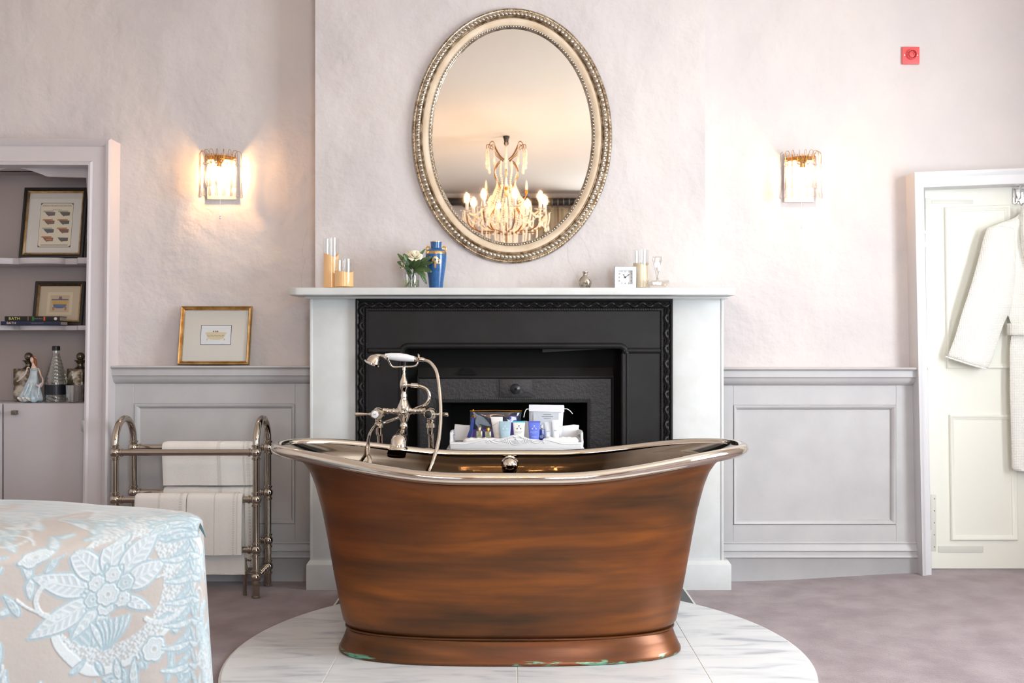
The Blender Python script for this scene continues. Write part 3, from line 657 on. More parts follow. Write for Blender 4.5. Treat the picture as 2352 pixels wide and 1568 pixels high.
# ------------------------------------------------------------------ towels on the rail
def towel(label, x0, x1, y, z, lf, lb, bands, th=.012, rr=.017, seed=0, fold=None, skew=0):
    """terry towel folded over one rail: front drop lf, back drop lb"""
    o = thing('bath_towel', label, 'towel', ((x0 + x1) / 2, y, z - lf), 'white towels on the nickel towel rail')
    rnd = random.Random(seed); ph = rnd.random() * 6
    prof = [(rr + .002, -lf * (1 - k / 12)) for k in range(12)] + [(rr * cos(a), rr * sin(a)) for a in [PI * k / 10 for k in range(11)]] + [(-rr - .002, -lb * k / 10) for k in range(1, 11)]
    nx = 56
    def surf(off):
        rows = []
        for j, (a, b) in enumerate(prof):
            r = []
            for i in range(nx + 1):
                u = i / nx; x = lerp(x0, x1, u)
                d = -b if b < 0 else 0
                wob = (.003 * sin(3.2 * u * PI + ph + d * 6) + .001 * sin(9 * u * PI + ph)) * min(d / .15, 1)
                aa = math.atan2(max(b, 0), a) if b >= 0 else (0 if a > 0 else PI)
                edge = .004 * math.exp(-min(u, 1 - u) * 40)
                px_, pz_ = a + (off - edge) * cos(aa), b + (off - edge) * sin(aa)
                r.append(Vector((x + skew * d * (1 if a > 0 else -.3) + wob * .3, y - px_ - wob * (1 if a > 0 else -1), z + pz_)))
            rows.append(r)
        return rows
    so, si = surf(th), surf(0)
    m = MB(); m.grid(so); m.grid(si)
    n = len(prof)
    m.grid([[so[j][0] for j in range(n)], [si[j][0] for j in range(n)]]); m.grid([[so[j][-1] for j in range(n)], [si[j][-1] for j in range(n)]])
    m.grid([so[0], si[0]]); m.grid([so[-1], si[-1]])
    bm_ = m.build('terry_body', M['towel'], o, angle=75)
    b2 = MB(); so2 = surf(th + .0012)
    for u0, u1, dash in bands:
        i0, i1 = int(u0 * nx), max(int(u1 * nx), int(u0 * nx) + 1)
        if not dash: b2.grid([r[i0:i1 + 1] for r in so2])
        else:
            for j in range(0, len(prof) - 1):
                for q in (0, .5):
                    a0 = [so2[j][i].lerp(so2[j + 1][i], q + .08) for i in (i0, i1)]; a1 = [so2[j][i].lerp(so2[j + 1][i], q + .34) for i in (i0, i1)]
                    b2.add([a0[0], a0[1], a1[1], a1[0]], [(0, 1, 2, 3)])
    if bands: b2.build('woven_band', M['towelband'], o, angle=75)
    return o
towel('large white towel over the rear top bar of the towel rail', X(371, 4.5), X(580, 4.5), RR_, zj[2], .168, .160, [(.62, .66, 0), (.90, .92, 0), (.94, .97, 1)], seed=1, skew=.04)
towel('white towel over the rear middle bar, under the large towel', X(374, 4.5), X(585, 4.5), RR_, zj[1], .335, .22, [(.62, .66, 0), (.88, .90, 0), (.93, .96, 1)], seed=2, skew=.03)
towel('small white towel on the front middle bar, partly hidden by the bed', X(310, 4.3), X(428, 4.3), RF, zj[1], .25, .22, [(.48, .5, 0), (.88, .93, 1)], seed=3)
towel('small white towel on the front middle bar, close to the bath', X(430, 4.3), X(556, 4.3), RF, zj[1], .235, .33, [(.50, .53, 0), (.84, .89, 1), (.92, .94, 0)], seed=4, skew=-.01)
# ------------------------------------------------------------------ bed with brocade spread
def bed():
    A = np.array((-.835, 2.735)); e1 = np.array((-.81, -.586)); n1 = np.array((.586, -.81)); HB = .636
    ctrl = [(-2.46, 1.56), (-2.9, 2.0), (-2.88, 2.7), (-2.3, 3.04), (-1.62, 3.12), (-1.31, 3.08), (-1.05, 2.945), (-.90, 2.81)]
    back = [Vector((a, b, 0)) for a, b in ctrl]
    bk = [np.array((v.x, v.y)) for v in cr([Vector((-1.9, 1.966, 0))] + back + [Vector((A[0] - .62 * .058, A[1] + .785 * .058, 0))], 14)][14:]
    c = A; r = .045; cen = A + e1 * .06 + np.array((-.586, .81)) * .06
    front = [A + e1 * (t ** 1.0) for t in np.linspace(.05, .62, 430)] + [A + e1 * t for t in np.linspace(.622, 2.0, 240)]
    q0 = A + e1 * .05; q1 = A + np.array((-.62, .785)) * .05
    corner = []
    for t in np.linspace(0, 1, 60)[1:-1]:
        corner.append((1 - t) ** 2 * q1 + 2 * t * (1 - t) * A + t * t * q0)
    per = corner + front + bk[1:]
    per = np.array(per)[::1]; N = len(per)
    tan = np.roll(per, -1, 0) - np.roll(per, 1, 0); tan /= np.linalg.norm(tan, axis=1)[:, None]
    nor = np.stack((-tan[:, 1], tan[:, 0]), 1)
    C = np.array((-1.85, 2.60))
    flip = np.sign(np.einsum('ij,ij->i', nor, per - C)); nor *= flip[:, None]
    for _ in range(6): nor = (np.roll(nor, 1, 0) + nor * 2 + np.roll(nor, -1, 0)) / 4
    nor /= np.linalg.norm(nor, axis=1)[:, None]
    s = np.concatenate(([0], np.cumsum(np.linalg.norm(np.diff(per, axis=0), axis=1))))
    dA = np.linalg.norm(per - A, axis=1); tt = np.clip((dA - .02) / .35, 0, 1); Rh0 = (.055 + .13 * tt * tt * (3 - 2 * tt))[:, None]; R = .03 + .05 * tt
    uC = C - per; uC /= np.linalg.norm(uC, axis=1)[:, None]; amt = Rh0 / np.clip(-np.einsum('ij,ij->i', uC, nor), .45, 1)[:, None]; ins = uC * amt
    rows = []; unf = []
    for k in range(150):                                          # top, centre to edge
        t = 1 - (1 - k / 151) ** 1.15; p = C + (per + ins - C) * t
        dome = 0; z = np.full(N, HB)
        rows.append(np.column_stack((p, z))); unf.append(p)
    for k in range(70):
        a0 = 0.0; a = a0 + (PI / 2 - a0) * k / 70; p = per + ins * (1 - sin(a))
        rows.append(np.column_stack((p, HB - R * (cos(a0) - cos(a)) / cos(a0)))); unf.append(per + ins * (1 - k / 70) + nor * (.04 * k / 70))
    side = 360
    for k in range(side):
        d = (HB - R) * k / (side - 1); dm = (HB - .08) * k / (side - 1); f = k / (side - 1)
        fold = (.010 * np.sin(s * 13 + .5) + .006 * np.sin(s * 29 + 2)) * f ** 1.2
        cornerf = .012 * np.exp(-((s - .04) / .03) ** 2) * f
        p = per + nor * (.018 * f + fold + cornerf)[:, None]
        rows.append(np.column_stack((p, HB - R - d + .004 * f))); unf.append(per + nor * (.04 + dm))
    V = np.concatenate(rows); U = np.concatenate(unf); nr = len(rows)
    # ---- woven pattern in unfolded cloth coordinates
    a = (U - A) @ e1; b = (U - A) @ n1
    ground = np.array(srgb(184, 178, 174)[:3]); white = np.array(srgb(204, 213, 218)[:3]); pale = np.array(srgb(184, 198, 205)[:3]); blue = np.array(srgb(164, 186, 196)[:3]); teal = np.array(srgb(128, 160, 172)[:3])
    col = np.tile(ground, (len(V), 1)); hgt = np.zeros(len(V))
    rnd = random.Random(11)
    def put(mask, c, h): col[mask] = c; hgt[mask] = h
    def leaf(x, y, ang, Ln, W, kind=0, curl=0.0):
        m = (abs(a - x) < Ln * 1.1) & (abs(b - y) < Ln * 1.1); I = np.nonzero(m)[0]
        if not len(I): return
        du, dv = a[I] - x, b[I] - y; ca, sa = cos(ang), sin(ang)
        u = (du * ca + dv * sa) / Ln; v = -du * sa + dv * ca + curl * Ln * (u * u)
        w = W * np.clip(np.sin(np.clip(u, 0, 1) * PI), 0, 1) ** .75 * (1.2 - .5 * u)
        d = np.abs(v) / np.maximum(w, 1e-6); ins = (u > 0) & (u < 1) & (d < 1)
        J = I[ins]; dd = d[ins]; uu = u[ins]; vv = np.abs(v[ins])
        out = (u > -.02) & (u < 1.04) & (np.abs(v) < w + .006) & ~ins; put(I[out], blue, .2)
        put(J, pale if kind == 0 else blue, .55)
        sc = np.sin(uu * Ln * 330 - vv * 260) * (dd < .78)
        put(J[(sc > .25) & (dd > .12)], white if kind == 0 else pale, .9)
        put(J[dd > .8], white, 1.0); put(J[dd < .07], white, .95)
    def bloom(x, y, Rr, n, kind=0, ph=0):
        m = (abs(a - x) < Rr * 1.3) & (abs(b - y) < Rr * 1.3); I = np.nonzero(m)[0]
        if not len(I): return
        du, dv = a[I] - x, b[I] - y; r = np.hypot(du, dv); th = np.arctan2(dv, du) + ph
        R1 = Rr * (.84 + .16 * np.abs(np.cos(n * th / 2))); ins = r < R1; J = I[ins]; q = (r / R1)[ins]; t = th[ins]
        put(I[(r < R1 + .005) & ~ins], blue, .15)
        put(J, pale if kind == 0 else blue, .5)
        st = np.sin(t * n * 5) * (q > .3); put(J[st > .2], white if kind == 0 else pale, .85)
        put(J[q > .86], white, 1.0); put(J[(q < .33) & (q > .24)], white, 1.0); put(J[q < .14], ground, .3)
    def vine(x, y, ang, Ln, k, W=.0035):
        n = 60; px, py = x, y; t0 = ang
        for i in range(n):
            I = np.nonzero((abs(a - px) < W) & (abs(b - py) < W) & ((a - px) ** 2 + (b - py) ** 2 < W * W))[0]
            if len(I): put(I, white if i % 4 else pale, .9)
            px += cos(t0) * Ln / n; py += sin(t0) * Ln / n; t0 += k / n
    view = lambda x, y: -.25 < x < .75 and -.7 < y < .7
    # lace patches with a fine scale texture, then scattered leaves, then the large flowers
    def field(k, s0): return sum(np.sin(a * rnd.uniform(-k, k) + b * rnd.uniform(-k, k) + rnd.uniform(0, 6)) for _ in range(7)) / 2.6
    f1 = field(16, 1); f2 = field(16, 2)
    scl = np.sin(a * 420 + 1.2 * np.sin(b * 300)) * np.sin(b * 380 + 1.2 * np.sin(a * 260))
    keep = np.zeros(len(a), bool)
    for fx, fy in ((.26, .15), (.66, .40), (-.04, .52), (.60, -.22), (.97, .12), (1.35, .42), (1.7, .12)): keep |= (a - fx) ** 2 + (b - fy) ** 2 < .019
    P1 = (f1 > -.12) & ~keep; put(P1, pale, .4); put(P1 & (scl > .15), white, .75); put(P1 & (scl < -.45), ground, .2)
    P2 = (f2 > .62) & ~P1; put(P2, blue, .35); put(P2 & (np.sin(a * 300 + b * 240) > .3), pale, .6)
    E1 = (np.abs(f1 + .12) < .045) & ~keep; put(E1, white, 1.0)
    inflower = lambda x, y: (x - .26) ** 2 + (y - .15) ** 2 < .028
    for i in range(1100):
        x, y = rnd.uniform(-.3, 2.0), rnd.uniform(-.8, .65)
        if not inflower(x, y): leaf(x, y, rnd.uniform(0, 6.3), rnd.uniform(.028, .075), rnd.uniform(.004, .010), rnd.random() < .35, rnd.uniform(-.5, .5))
    for i in range(70): vine(rnd.uniform(-.2, 1.9), rnd.uniform(-.5, .6), rnd.uniform(0, 6.3), rnd.uniform(.12, .3), rnd.uniform(-5, 5))
    for i in range(110):
        x, y = rnd.uniform(-.3, 2.0), rnd.uniform(-.75, .65)
        if not inflower(x, y): bloom(x, y, rnd.uniform(.016, .042), rnd.choice([5, 6, 8]), rnd.random() < .4, rnd.random() * 6)
    for bx, by, sc in ((.26, .15, 1), (.66, .40, .9), (-.04, .52, .8), (.60, -.22, .9), (.05, -.38, .9), (.38, -.62, .9), (.97, .12, 1), (1.35, .42, .9), (1.7, .12, 1), (1.25, -.25, .9)):
        for k, (an, ln) in enumerate(((.30, .17), (-.35, .16), (-1.0, .13), (-1.65, .12), (-2.3, .14), (-2.95, .11), (2.5, .09), (1.3, .10), (.85, .10))):
            an = PI + an if False else an
            leaf(bx + .035 * sc * cos(an), by + .035 * sc * sin(an), an + rnd.uniform(-.06, .06), ln * sc, (.030 if ln > .105 else .014) * sc, 0, rnd.uniform(-.12, .12))
        for k in range(14): leaf(bx + .02 * cos(k), by + .02 * sin(k), k * .45, .05 * sc, .007, k % 2, .1)
        for k in range(6): bloom(bx + .042 * sc * cos(k * 1.05 + .3), by + .040 * sc * sin(k * 1.05 + .3), .020 * sc, 6 + k % 3, k % 3 == 0, k)
        bloom(bx + .004, by + .008, .028 * sc, 7, 0, .4)
        for k in range(7): leaf(bx - .05 + k * .016, by + .07, PI / 2 + (k - 3) * .16, .075 * sc, .006, k % 2, .1)
        vine(bx + .11, by + .03, .4, .16, -3.5, .006); vine(bx - .09, by + .09, 2.4, .2, 3, .006)
    for k in range(11):                                         # feathery plume running down the corner
        yy = -.06 + k * .055
        for s_ in (-1, 1): leaf(.05 + .008 * sin(k), yy, PI / 2 + s_ * 1.05, .07, .007, 0, -.6 * s_); leaf(.05, yy + .018, PI / 2 + s_ * .5, .06, .005, 1, -.4 * s_)
    for k in range(12): leaf(.13 - .012 * (k % 2), -.16 + k * .02, 2.0 + k * .13, .085, .007, k % 2, .35)
    for _ in range(2):
        g3 = col.reshape(nr, N, 3); h3 = hgt.reshape(nr, N)
        g3[1:-1] = (g3[:-2] + 2 * g3[1:-1] + g3[2:]) / 4; g3[:, 1:-1] = (g3[:, :-2] + 2 * g3[:, 1:-1] + g3[:, 2:]) / 4
        h3[1:-1] = (h3[:-2] + 2 * h3[1:-1] + h3[2:]) / 4; h3[:, 1:-1] = (h3[:, :-2] + 2 * h3[:, 1:-1] + h3[:, 2:]) / 4
    me = bpy.data.meshes.new('bedspread'); idx = np.arange(nr * N).reshape(nr, N)
    fa = np.stack((idx[:-1], np.roll(idx[:-1], -1, 1), np.roll(idx[1:], -1, 1), idx[1:]), -1).reshape(-1, 4)
    o = thing('bed', 'bed corner under a pale blue and beige floral brocade spread', 'bed', (-1.9, 2.4, 0))
    V = V - np.array((-1.9, 2.4, 0))
    V = np.vstack((V, V[:N].mean(0)[None])); top = nr * N
    cap = [(top, int((i + 1) % N), int(i)) for i in range(N)]
    me.from_pydata(V.tolist(), [], fa.tolist() + cap)
    att = me.color_attributes.new('weave', 'FLOAT_COLOR', 'POINT')
    rgba = np.ones((len(V), 4)); rgba[:-1, :3] = col; rgba[-1, :3] = ground; att.data.foreach_set('color', rgba.ravel())
    ha = me.attributes.new('relief', 'FLOAT', 'POINT'); ha.data.foreach_set('value', np.append(hgt, 0))
    me.polygons.foreach_set('use_smooth', [True] * len(me.polygons))
    bm = bmesh.new(); bm.from_mesh(me); bmesh.ops.recalc_face_normals(bm, faces=bm.faces); bm.to_mesh(me); bm.free()
    mt = mat('silk_brocade', (.6, .6, .6), .42, spec=.6, sheen=.25, bump=.25, bscale=9, bdist=.02); nt = mt.node_tree; L = nt.links; bs = nt.nodes['Principled BSDF']
    at = nt.nodes.new('ShaderNodeAttribute'); at.attribute_name = 'weave'; L.new(at.outputs['Color'], bs.inputs['Base Color'])
    a2 = nt.nodes.new('ShaderNodeAttribute'); a2.attribute_name = 'relief'; bp = nt.nodes.new('ShaderNodeBump'); bp.inputs['Distance'].default_value = .003; bp.inputs['Strength'].default_value = .8
    L.new(a2.outputs['Fac'], bp.inputs['Height'])
    old = bs.inputs['Normal'].links[0].from_socket; L.new(old, bp.inputs['Normal']); L.new(bp.outputs[0], bs.inputs['Normal'])
    me.materials.append(mt); ob = bpy.data.objects.new('bedspread', me); COL.objects.link(ob); ob.parent = o; ORG[ob.name] = ORG[o.name]
    # tucked pleat at the corner in a darker teal
    m = MB(); tp = [P(440, 1190, 2.77), P(450, 1192, 2.76), P(461, 1197, 2.745), P(468, 1209, 2.735), P(473, 1226, 2.73)]; bt = [P(443, 1195, 2.75), P(449, 1201, 2.74), P(455, 1211, 2.73), P(463, 1224, 2.725), P(473, 1240, 2.725)]
    m.grid([[p + Vector((0, -.012, .004)) for p in tp], [p + Vector((.004, -.004, 0)) for p in bt]])
    m.build('corner_pleat', flat(92, 134, 146, .45), o, solid=.003, sub=2)
bed()

# ------------------------------------------------------------------ alcove shelves with casing
AB = 4.90
m = MB(); ya = DW + .12
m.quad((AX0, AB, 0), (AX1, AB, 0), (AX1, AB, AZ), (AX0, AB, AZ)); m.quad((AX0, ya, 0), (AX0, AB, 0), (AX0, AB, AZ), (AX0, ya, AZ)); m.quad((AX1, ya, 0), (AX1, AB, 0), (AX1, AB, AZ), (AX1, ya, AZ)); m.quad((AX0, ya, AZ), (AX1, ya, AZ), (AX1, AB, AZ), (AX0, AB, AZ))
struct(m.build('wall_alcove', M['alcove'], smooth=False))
D5 = 4.56
m = MB(); zi0 = Z(378, D5); zo = Z(320, D5)
m.prism([(X(205, D5), zi0), (X(190, D5) - .004, 0), (X(246, D5), 0), (X(257, D5), zo), (RX0, zo + .008), (RX0, zi0 + .006)], lambda u, v, w: Vector((u, D5 + w, v)), .12)
m.mould([(RX0, zo + .006), (X(257, D5), zo), (X(246, D5), 0)], [(0, 0), (0, .012), (-.008, .018), (-.02, .014), (-.03, .006), (-.034, 0)], D5)
m.mould([(RX0, zi0 + .002), (X(205, D5), zi0), (X(189, D5), 0)], [(-.002, 0), (-.002, .006), (.008, .008), (.014, .004), (.016, 0)], D5)
m.box(AX0 - .10, AX0 + .02, D5, D5 + .11, 0, zi0 + .01)
struct(m.build('trim_7', mat('casing_lilac', srgb(205, 199, 202), .45, bump=.25, bscale=30, bdist=.003), angle=40))
cab = thing('alcove_shelving', 'built-in shelving with scalloped shelves and cupboard set in the recessed alcove', 'shelving', (-2.35, 4.75, 0))
DS = 4.68
def scallop(z0, z1):
    pts = []; n = 140; x0, x1 = AX0 + .005, AX1 - .004
    bumps = [(X(205, DS), .035, .105), (X(88, DS), .10, .012), (X(-60, DS), .10, .02), (X(-190, DS), .07, .02)]
    for i in range(n + 1):
        x = x0 + (x1 - x0) * i / n; px = CX + x * F / DS
        d = .0
        if 35 < px < 140: d = .045 * sin(PI * (px - 35) / 105) ** .35
        if px > 168: d = .045 * sstep(166, 180, px)
        if px < 20 and px > -110: d = .03 * sin(PI * (px + 110) / 130) ** .4
        pts.append((x, DS + .045 - d))
    pts += [(x1, AB - .002), (x0, AB - .002)]
    q = MB(); q.prism(pts, lambda u, v, w: Vector((u, v, z0 + w)), z1 - z0); return q
SH1 = (Z(605, DS), Z(591, DS)); SH2 = (Z(758, DS), Z(747, DS)); ZC = Z(926, 4.64)
for a, b in (SH1, SH2): scallop(a, b).build('shelf', M['cupboard'], cab, bevel=.003, angle=45)
# carved top board
def AXp(px): return X(px, 4.66)
def AZp(py): return Z(py, 4.66)
pts = [(AX0, AZ - .001), (AX1 - .001, AZ - .001), (AX1 - .001, AZp(520)), (AXp(204), AZp(510)), (AXp(201), AZp(470)), (AXp(198), AZp(430)), (AXp(197), AZp(407)), (AXp(107), AZp(405))]
pts += [(AXp(107 - 79 * t), AZp(405 - 20 * sin(t * PI / 2))) for t in [k / 8 for k in range(1, 9)]] + [(AXp(28 - 79 * t), AZp(385 + 20 * (1 - cos(t * PI / 2)))) for t in [k / 8 for k in range(1, 9)]] + [(AX0, AZp(405))]
m = MB(); m.prism(pts, lambda u, v, w: Vector((u, 4.665 + w, v)), .02); m.build('arched_board', M['cupboard'], cab, bevel=.002)
m = MB(); m.box(AX0 + .005, AX1 - .004, 4.665, AB - .002, ZC - .012, ZC); m.build('cupboard_top', M['cupboard'], cab, bevel=.002)
m = MB(); m.box(AX0 + .005, AX1 - .004, 4.665, AB - .002, .0, ZC - .012); m.build('carcass', M['cupboard'], cab, smooth=False)
for a, b, kx in ((X(8, 4.64), X(194, 4.64), X(27, 4.6)), (X(-182, 4.64), X(4, 4.64), X(-15, 4.6))):
    m = MB(); m.box(a, b, 4.64, 4.662, .03, ZC - .001); d = m.build('cupboard_door', M['cupboard'], cab, bevel=.002)
    kz = Z(948, 4.6); m = MB(); m.box(kx - .011, kx + .011, 4.612, 4.64, kz - .010, kz + .010); m.build('knob', flat(120, 112, 104, .35, metal=.8), d, bevel=.003)
    if kx > -2.35:
        m = MB(); z0 = Z(990, 4.63); m.box(b - .012, b + .004, 4.634, 4.64, z0, z0 + .05); m.tube([(b + .002, 4.634, z0), (b + .002, 4.634, z0 + .05)], .004, 8); m.build('door_hinge', M['chrome'], d)

# ------------------------------------------------------------------ picture frames
def frame(name, label, bl, br, tl, D0, D1, prof, fm, mount, mw, draw=None, loc_z=None, group=None):
    """bl, br, tl: pixel corners of the outer frame; D0 / D1: distance of its foot and head (it leans back)"""
    a = P(bl[0], bl[1], D0); b = P(br[0], br[1], D0); c = P(tl[0], tl[1], D1)
    U = (b - a); U.z = 0; W = U.length; U.normalize(); V = (c - a); V -= U * V.dot(U); Hh = V.length; V.normalize(); Nn = V.cross(U) * -1
    if Nn.y > 0: Nn = -Nn
    if loc_z is not None: a.z = loc_z
    to = lambda u, v, w: a + U * u + V * v + Nn * w
    o = thing(name, label, 'picture', a + U * (W / 2), group)
    fw = max(p[0] for p in prof)
    m = MB(); rows = []
    for (cu, cv) in ((0, 0), (1, 0), (1, 1), (0, 1)):
        rows.append([to(cu * W + (1 - 2 * cu) * p[0], cv * Hh + (1 - 2 * cv) * p[0], p[1]) for p in prof])
    m.grid(rows, closed_v=True); f = m.build('frame', fm, o, angle=30)
    if fm is M['blackwood']:
        m = MB(); rows = [[to(cu * W + (1 - 2 * cu) * p[0], cv * Hh + (1 - 2 * cv) * p[0], p[1]) for p in ((fw - .009, .0145), (fw - .006, .0165), (fw - .003, .013), (fw + .001, .009))] for (cu, cv) in ((0, 0), (1, 0), (1, 1), (0, 1))]
        m.grid(rows, closed_v=True); m.build('gilt_slip', M['gold'], o, angle=30)
    m = MB(); i = fw - .003; m.prism([(i, i), (W - i, i), (W - i, Hh - i), (i, Hh - i)], to, .004); mo = m.build('mount', mount, o, smooth=False)
    if draw: draw(o, mo, to, W, Hh, fw)
    m = MB(); m.prism([(i, i), (W - i, i), (W - i, Hh - i), (i, Hh - i)], lambda u, v, w: to(u, v, .008 + w), .001); m.build('glazing', M['glass'], o, smooth=False)
    return o
GP = [(0, 0), (0, .014), (.003, .018), (.007, .016), (.009, .012), (.013, .014), (.016, .010), (.019, .006), (.019, 0)]
GP2 = [(p[0] * 1.15, p[1]) for p in GP]
def art1(o, mo, to, W, Hh, fw):
    mts = [flat(232, 234, 238), flat(46, 58, 96), flat(222, 208, 176), flat(176, 104, 52), flat(92, 120, 84), flat(180, 176, 172), flat(120, 60, 50)]
    m = MB(); cx, cy = W * .505, Hh * .51; w, h = W * .43, Hh * .34
    def R(x0, y0, x1, y1, mi, l): m.mi = mi; m.prism([(x0, y0), (x1, y0), (x1, y1), (x0, y1)], lambda u, v, q: to(u, v, .004 + l + q * .0002), 1)
    R(cx - w / 2, cy - h / 2, cx + w / 2, cy + h / 2, 1, 0); t = .0025
    R(cx - w / 2 + t, cy - h / 2 + t, cx + w / 2 - t, cy + h / 2 - t, 0, .0003)
    m.mi = 2; s = w / 500
    g = lambda pts, mi, l=.0006: (setattr(m, 'mi', mi), m.prism([(cx + (x - 250) * s, cy + (y - 0) * s) for x, y in pts], lambda u, v, q: to(u, v, .004 + l + q * .0002), 1))
    g([(80, 30), (95, 15), (110, -30), (130, -65), (200, -78), (300, -78), (370, -65), (390, -30), (405, 15), (420, 30)], 2)
    g([(70, 30), (90, 44), (250, 50), (410, 44), (430, 30), (410, 20), (250, 14), (90, 20)], 2, .0009)
    for k in range(14): g([(110 + k * 20, -5 - 14 * abs(sin(k))), (122 + k * 20, 2 - 14 * abs(sin(k))), (118 + k * 20, -16 - 14 * abs(sin(k)))], 4, .0012)
    for sx in (1, -1): g([(250 + sx * 120, -60), (250 + sx * 150, -68), (250 + sx * 128, -104), (250 + sx * 142, -70)] if sx else [], 3, .001)
    for x in (205, 240, 270): g([(x, 46), (x + 14, 46), (x + 16, 66), (x + 4, 74), (x - 4, 62)], 6, .0012)
    g([(330, -150), (400, -150), (400, -146), (330, -146)], 5, .0008)
    m.build('bath_drawing', mts, mo, smooth=False)
frame('picture_frame', 'gold framed bathtub drawing with wide white mount leaning on the dado ledge', (409, 838), (574, 838), (424, 704), 4.592, 4.648, GP, M['gold'], M['paper'], 0, art1, loc_z=Z(840, 4.572) + .003)
def art2(o, mo, to, W, Hh, fw):
    mts = [flat(232, 220, 196), flat(70, 60, 60), flat(112, 62, 44), flat(190, 116, 56), flat(64, 58, 52), flat(176, 174, 150), flat(70, 64, 78)]
    m = MB(); x0, x1, y0, y1 = W * .27, W * .78, Hh * .16, Hh * .78
    def poly(pts, mi, l): m.mi = mi; m.prism([(x0 + (x1 - x0) * u, y0 + (y1 - y0) * v) for u, v in pts], lambda u, v, q: to(u, v, .004 + l + q * .0002), 1)
    poly([(-.01, -.01), (1.01, -.01), (1.01, 1.01), (-.01, 1.01)], 1, 0); poly([(0, 0), (1, 0), (1, 1), (0, 1)], 0, .0003)
    for u in (0, 1):
        for v in (0, 1): s, t = 1 - 2 * u, 1 - 2 * v; poly([(u, v), (u + s * .06, v), (u, v + t * .04)], 1, .0006)
    m.mi = 1; x, y = (x0 + x1) / 2, y0 + (y1 - y0) * .945
    m.text('DESIGNS FOR BATH DECORATION', .0125, lambda u, v, w: to(x + u, y + v, .0048), sx=.72)
    m.text('EXAMPLES OF BATHS', .006, lambda u, v, w: to(x + u, y - .02 + v, .0048), sx=.8)
    for k in range(3): poly([(.08, .05 - k * .013), (.92, .05 - k * .013), (.92, .055 - k * .013), (.08, .055 - k * .013)], 1, .0004)
    c2 = [(6, 5), (4, 5), (2, 3), (4, 3), (6, 5), (2, 3), (2, 3), (4, 0)]; c3 = [2, 4, 2, 4, 6, 2, 3, 4]
    for i in range(8):
        u, v = .10 + .46 * (i % 2), .76 - .197 * (i // 2)
        poly([(u - .03, v + .05), (u, v + .075), (u + .3, v + .075), (u + .3, v + .045), (u, v + .04)], c2[i][1] if c2[i][1] != 0 else 0, .0006)
        poly([(u + .03, v + .045), (u + .36, v + .04), (u + .35, v - .04), (u + .19, v - .045), (u + .165, v - .06), (u + .14, v - .04), (u + .10, v - .02)], c2[i][0], .0009)
        poly([(u + .14, v + .02), (u + .32, v + .02), (u + .32, v - .02), (u + .14, v - .02)], c3[i], .0012)
    m.build('print_sheet', mts, mo, smooth=False)
BP = [(0, 0), (0, .016), (.008, .018), (.012, .012), (.020, .013), (.024, .007), (.024, 0)]
frame('framed_print', 'tall black and gold framed print of eight bath designs on the top alcove shelf', (46, 590), (192, 591), (56, 430), 4.74, 4.80, BP, M['blackwood'], M['paper'], 0, art2, loc_z=SH1[1] + .001)
def art3(o, mo, to, W, Hh, fw):
    mts = [flat(222, 206, 172), flat(204, 176, 146), flat(206, 160, 50), flat(56, 88, 140), flat(170, 110, 50), flat(120, 70, 60)]
    m = MB()
    def poly(pts, mi, l): m.mi = mi; m.prism([(W * u, Hh * v) for u, v in pts], lambda u, v, q: to(u, v, .004 + l + q * .0002), 1)
    poly([(.25, .24), (.76, .24), (.76, .76), (.25, .76)], 0, 0); poly([(.31, .30), (.70, .30), (.70, .69), (.31, .69)], 1, .0003)
    poly([(.35, .56), (.67, .56), (.63, .42), (.57, .39), (.43, .39), (.39, .42)], 3, .0006); poly([(.34, .59), (.68, .59), (.65, .48), (.37, .48)], 2, .0009); poly([(.34, .60), (.68, .60), (.68, .575), (.34, .575)], 3, .0012)
    for s in (-1, 1): poly([(.51 + s * .11, .43), (.51 + s * .15, .41), (.51 + s * .13, .33), (.51 + s * .10, .36)], 4, .0012)
    poly([(.48, .60), (.55, .60), (.54, .66), (.49, .66)], 5, .0012); m.build('bath_drawing', mts, mo, smooth=False)
BP3 = [(0, 0), (0, .016), (.010, .018), (.018, .012), (.019, .008), (.022, .006), (.022, 0)]
bk = frame('framed_print', 'small black framed picture of a blue and yellow bathtub behind the books', (76, 748), (190, 749), (84, 648), 4.775, 4.815, BP3, M['blackwood'], M['papertan'], 0, art3, loc_z=SH2[1] + .001)
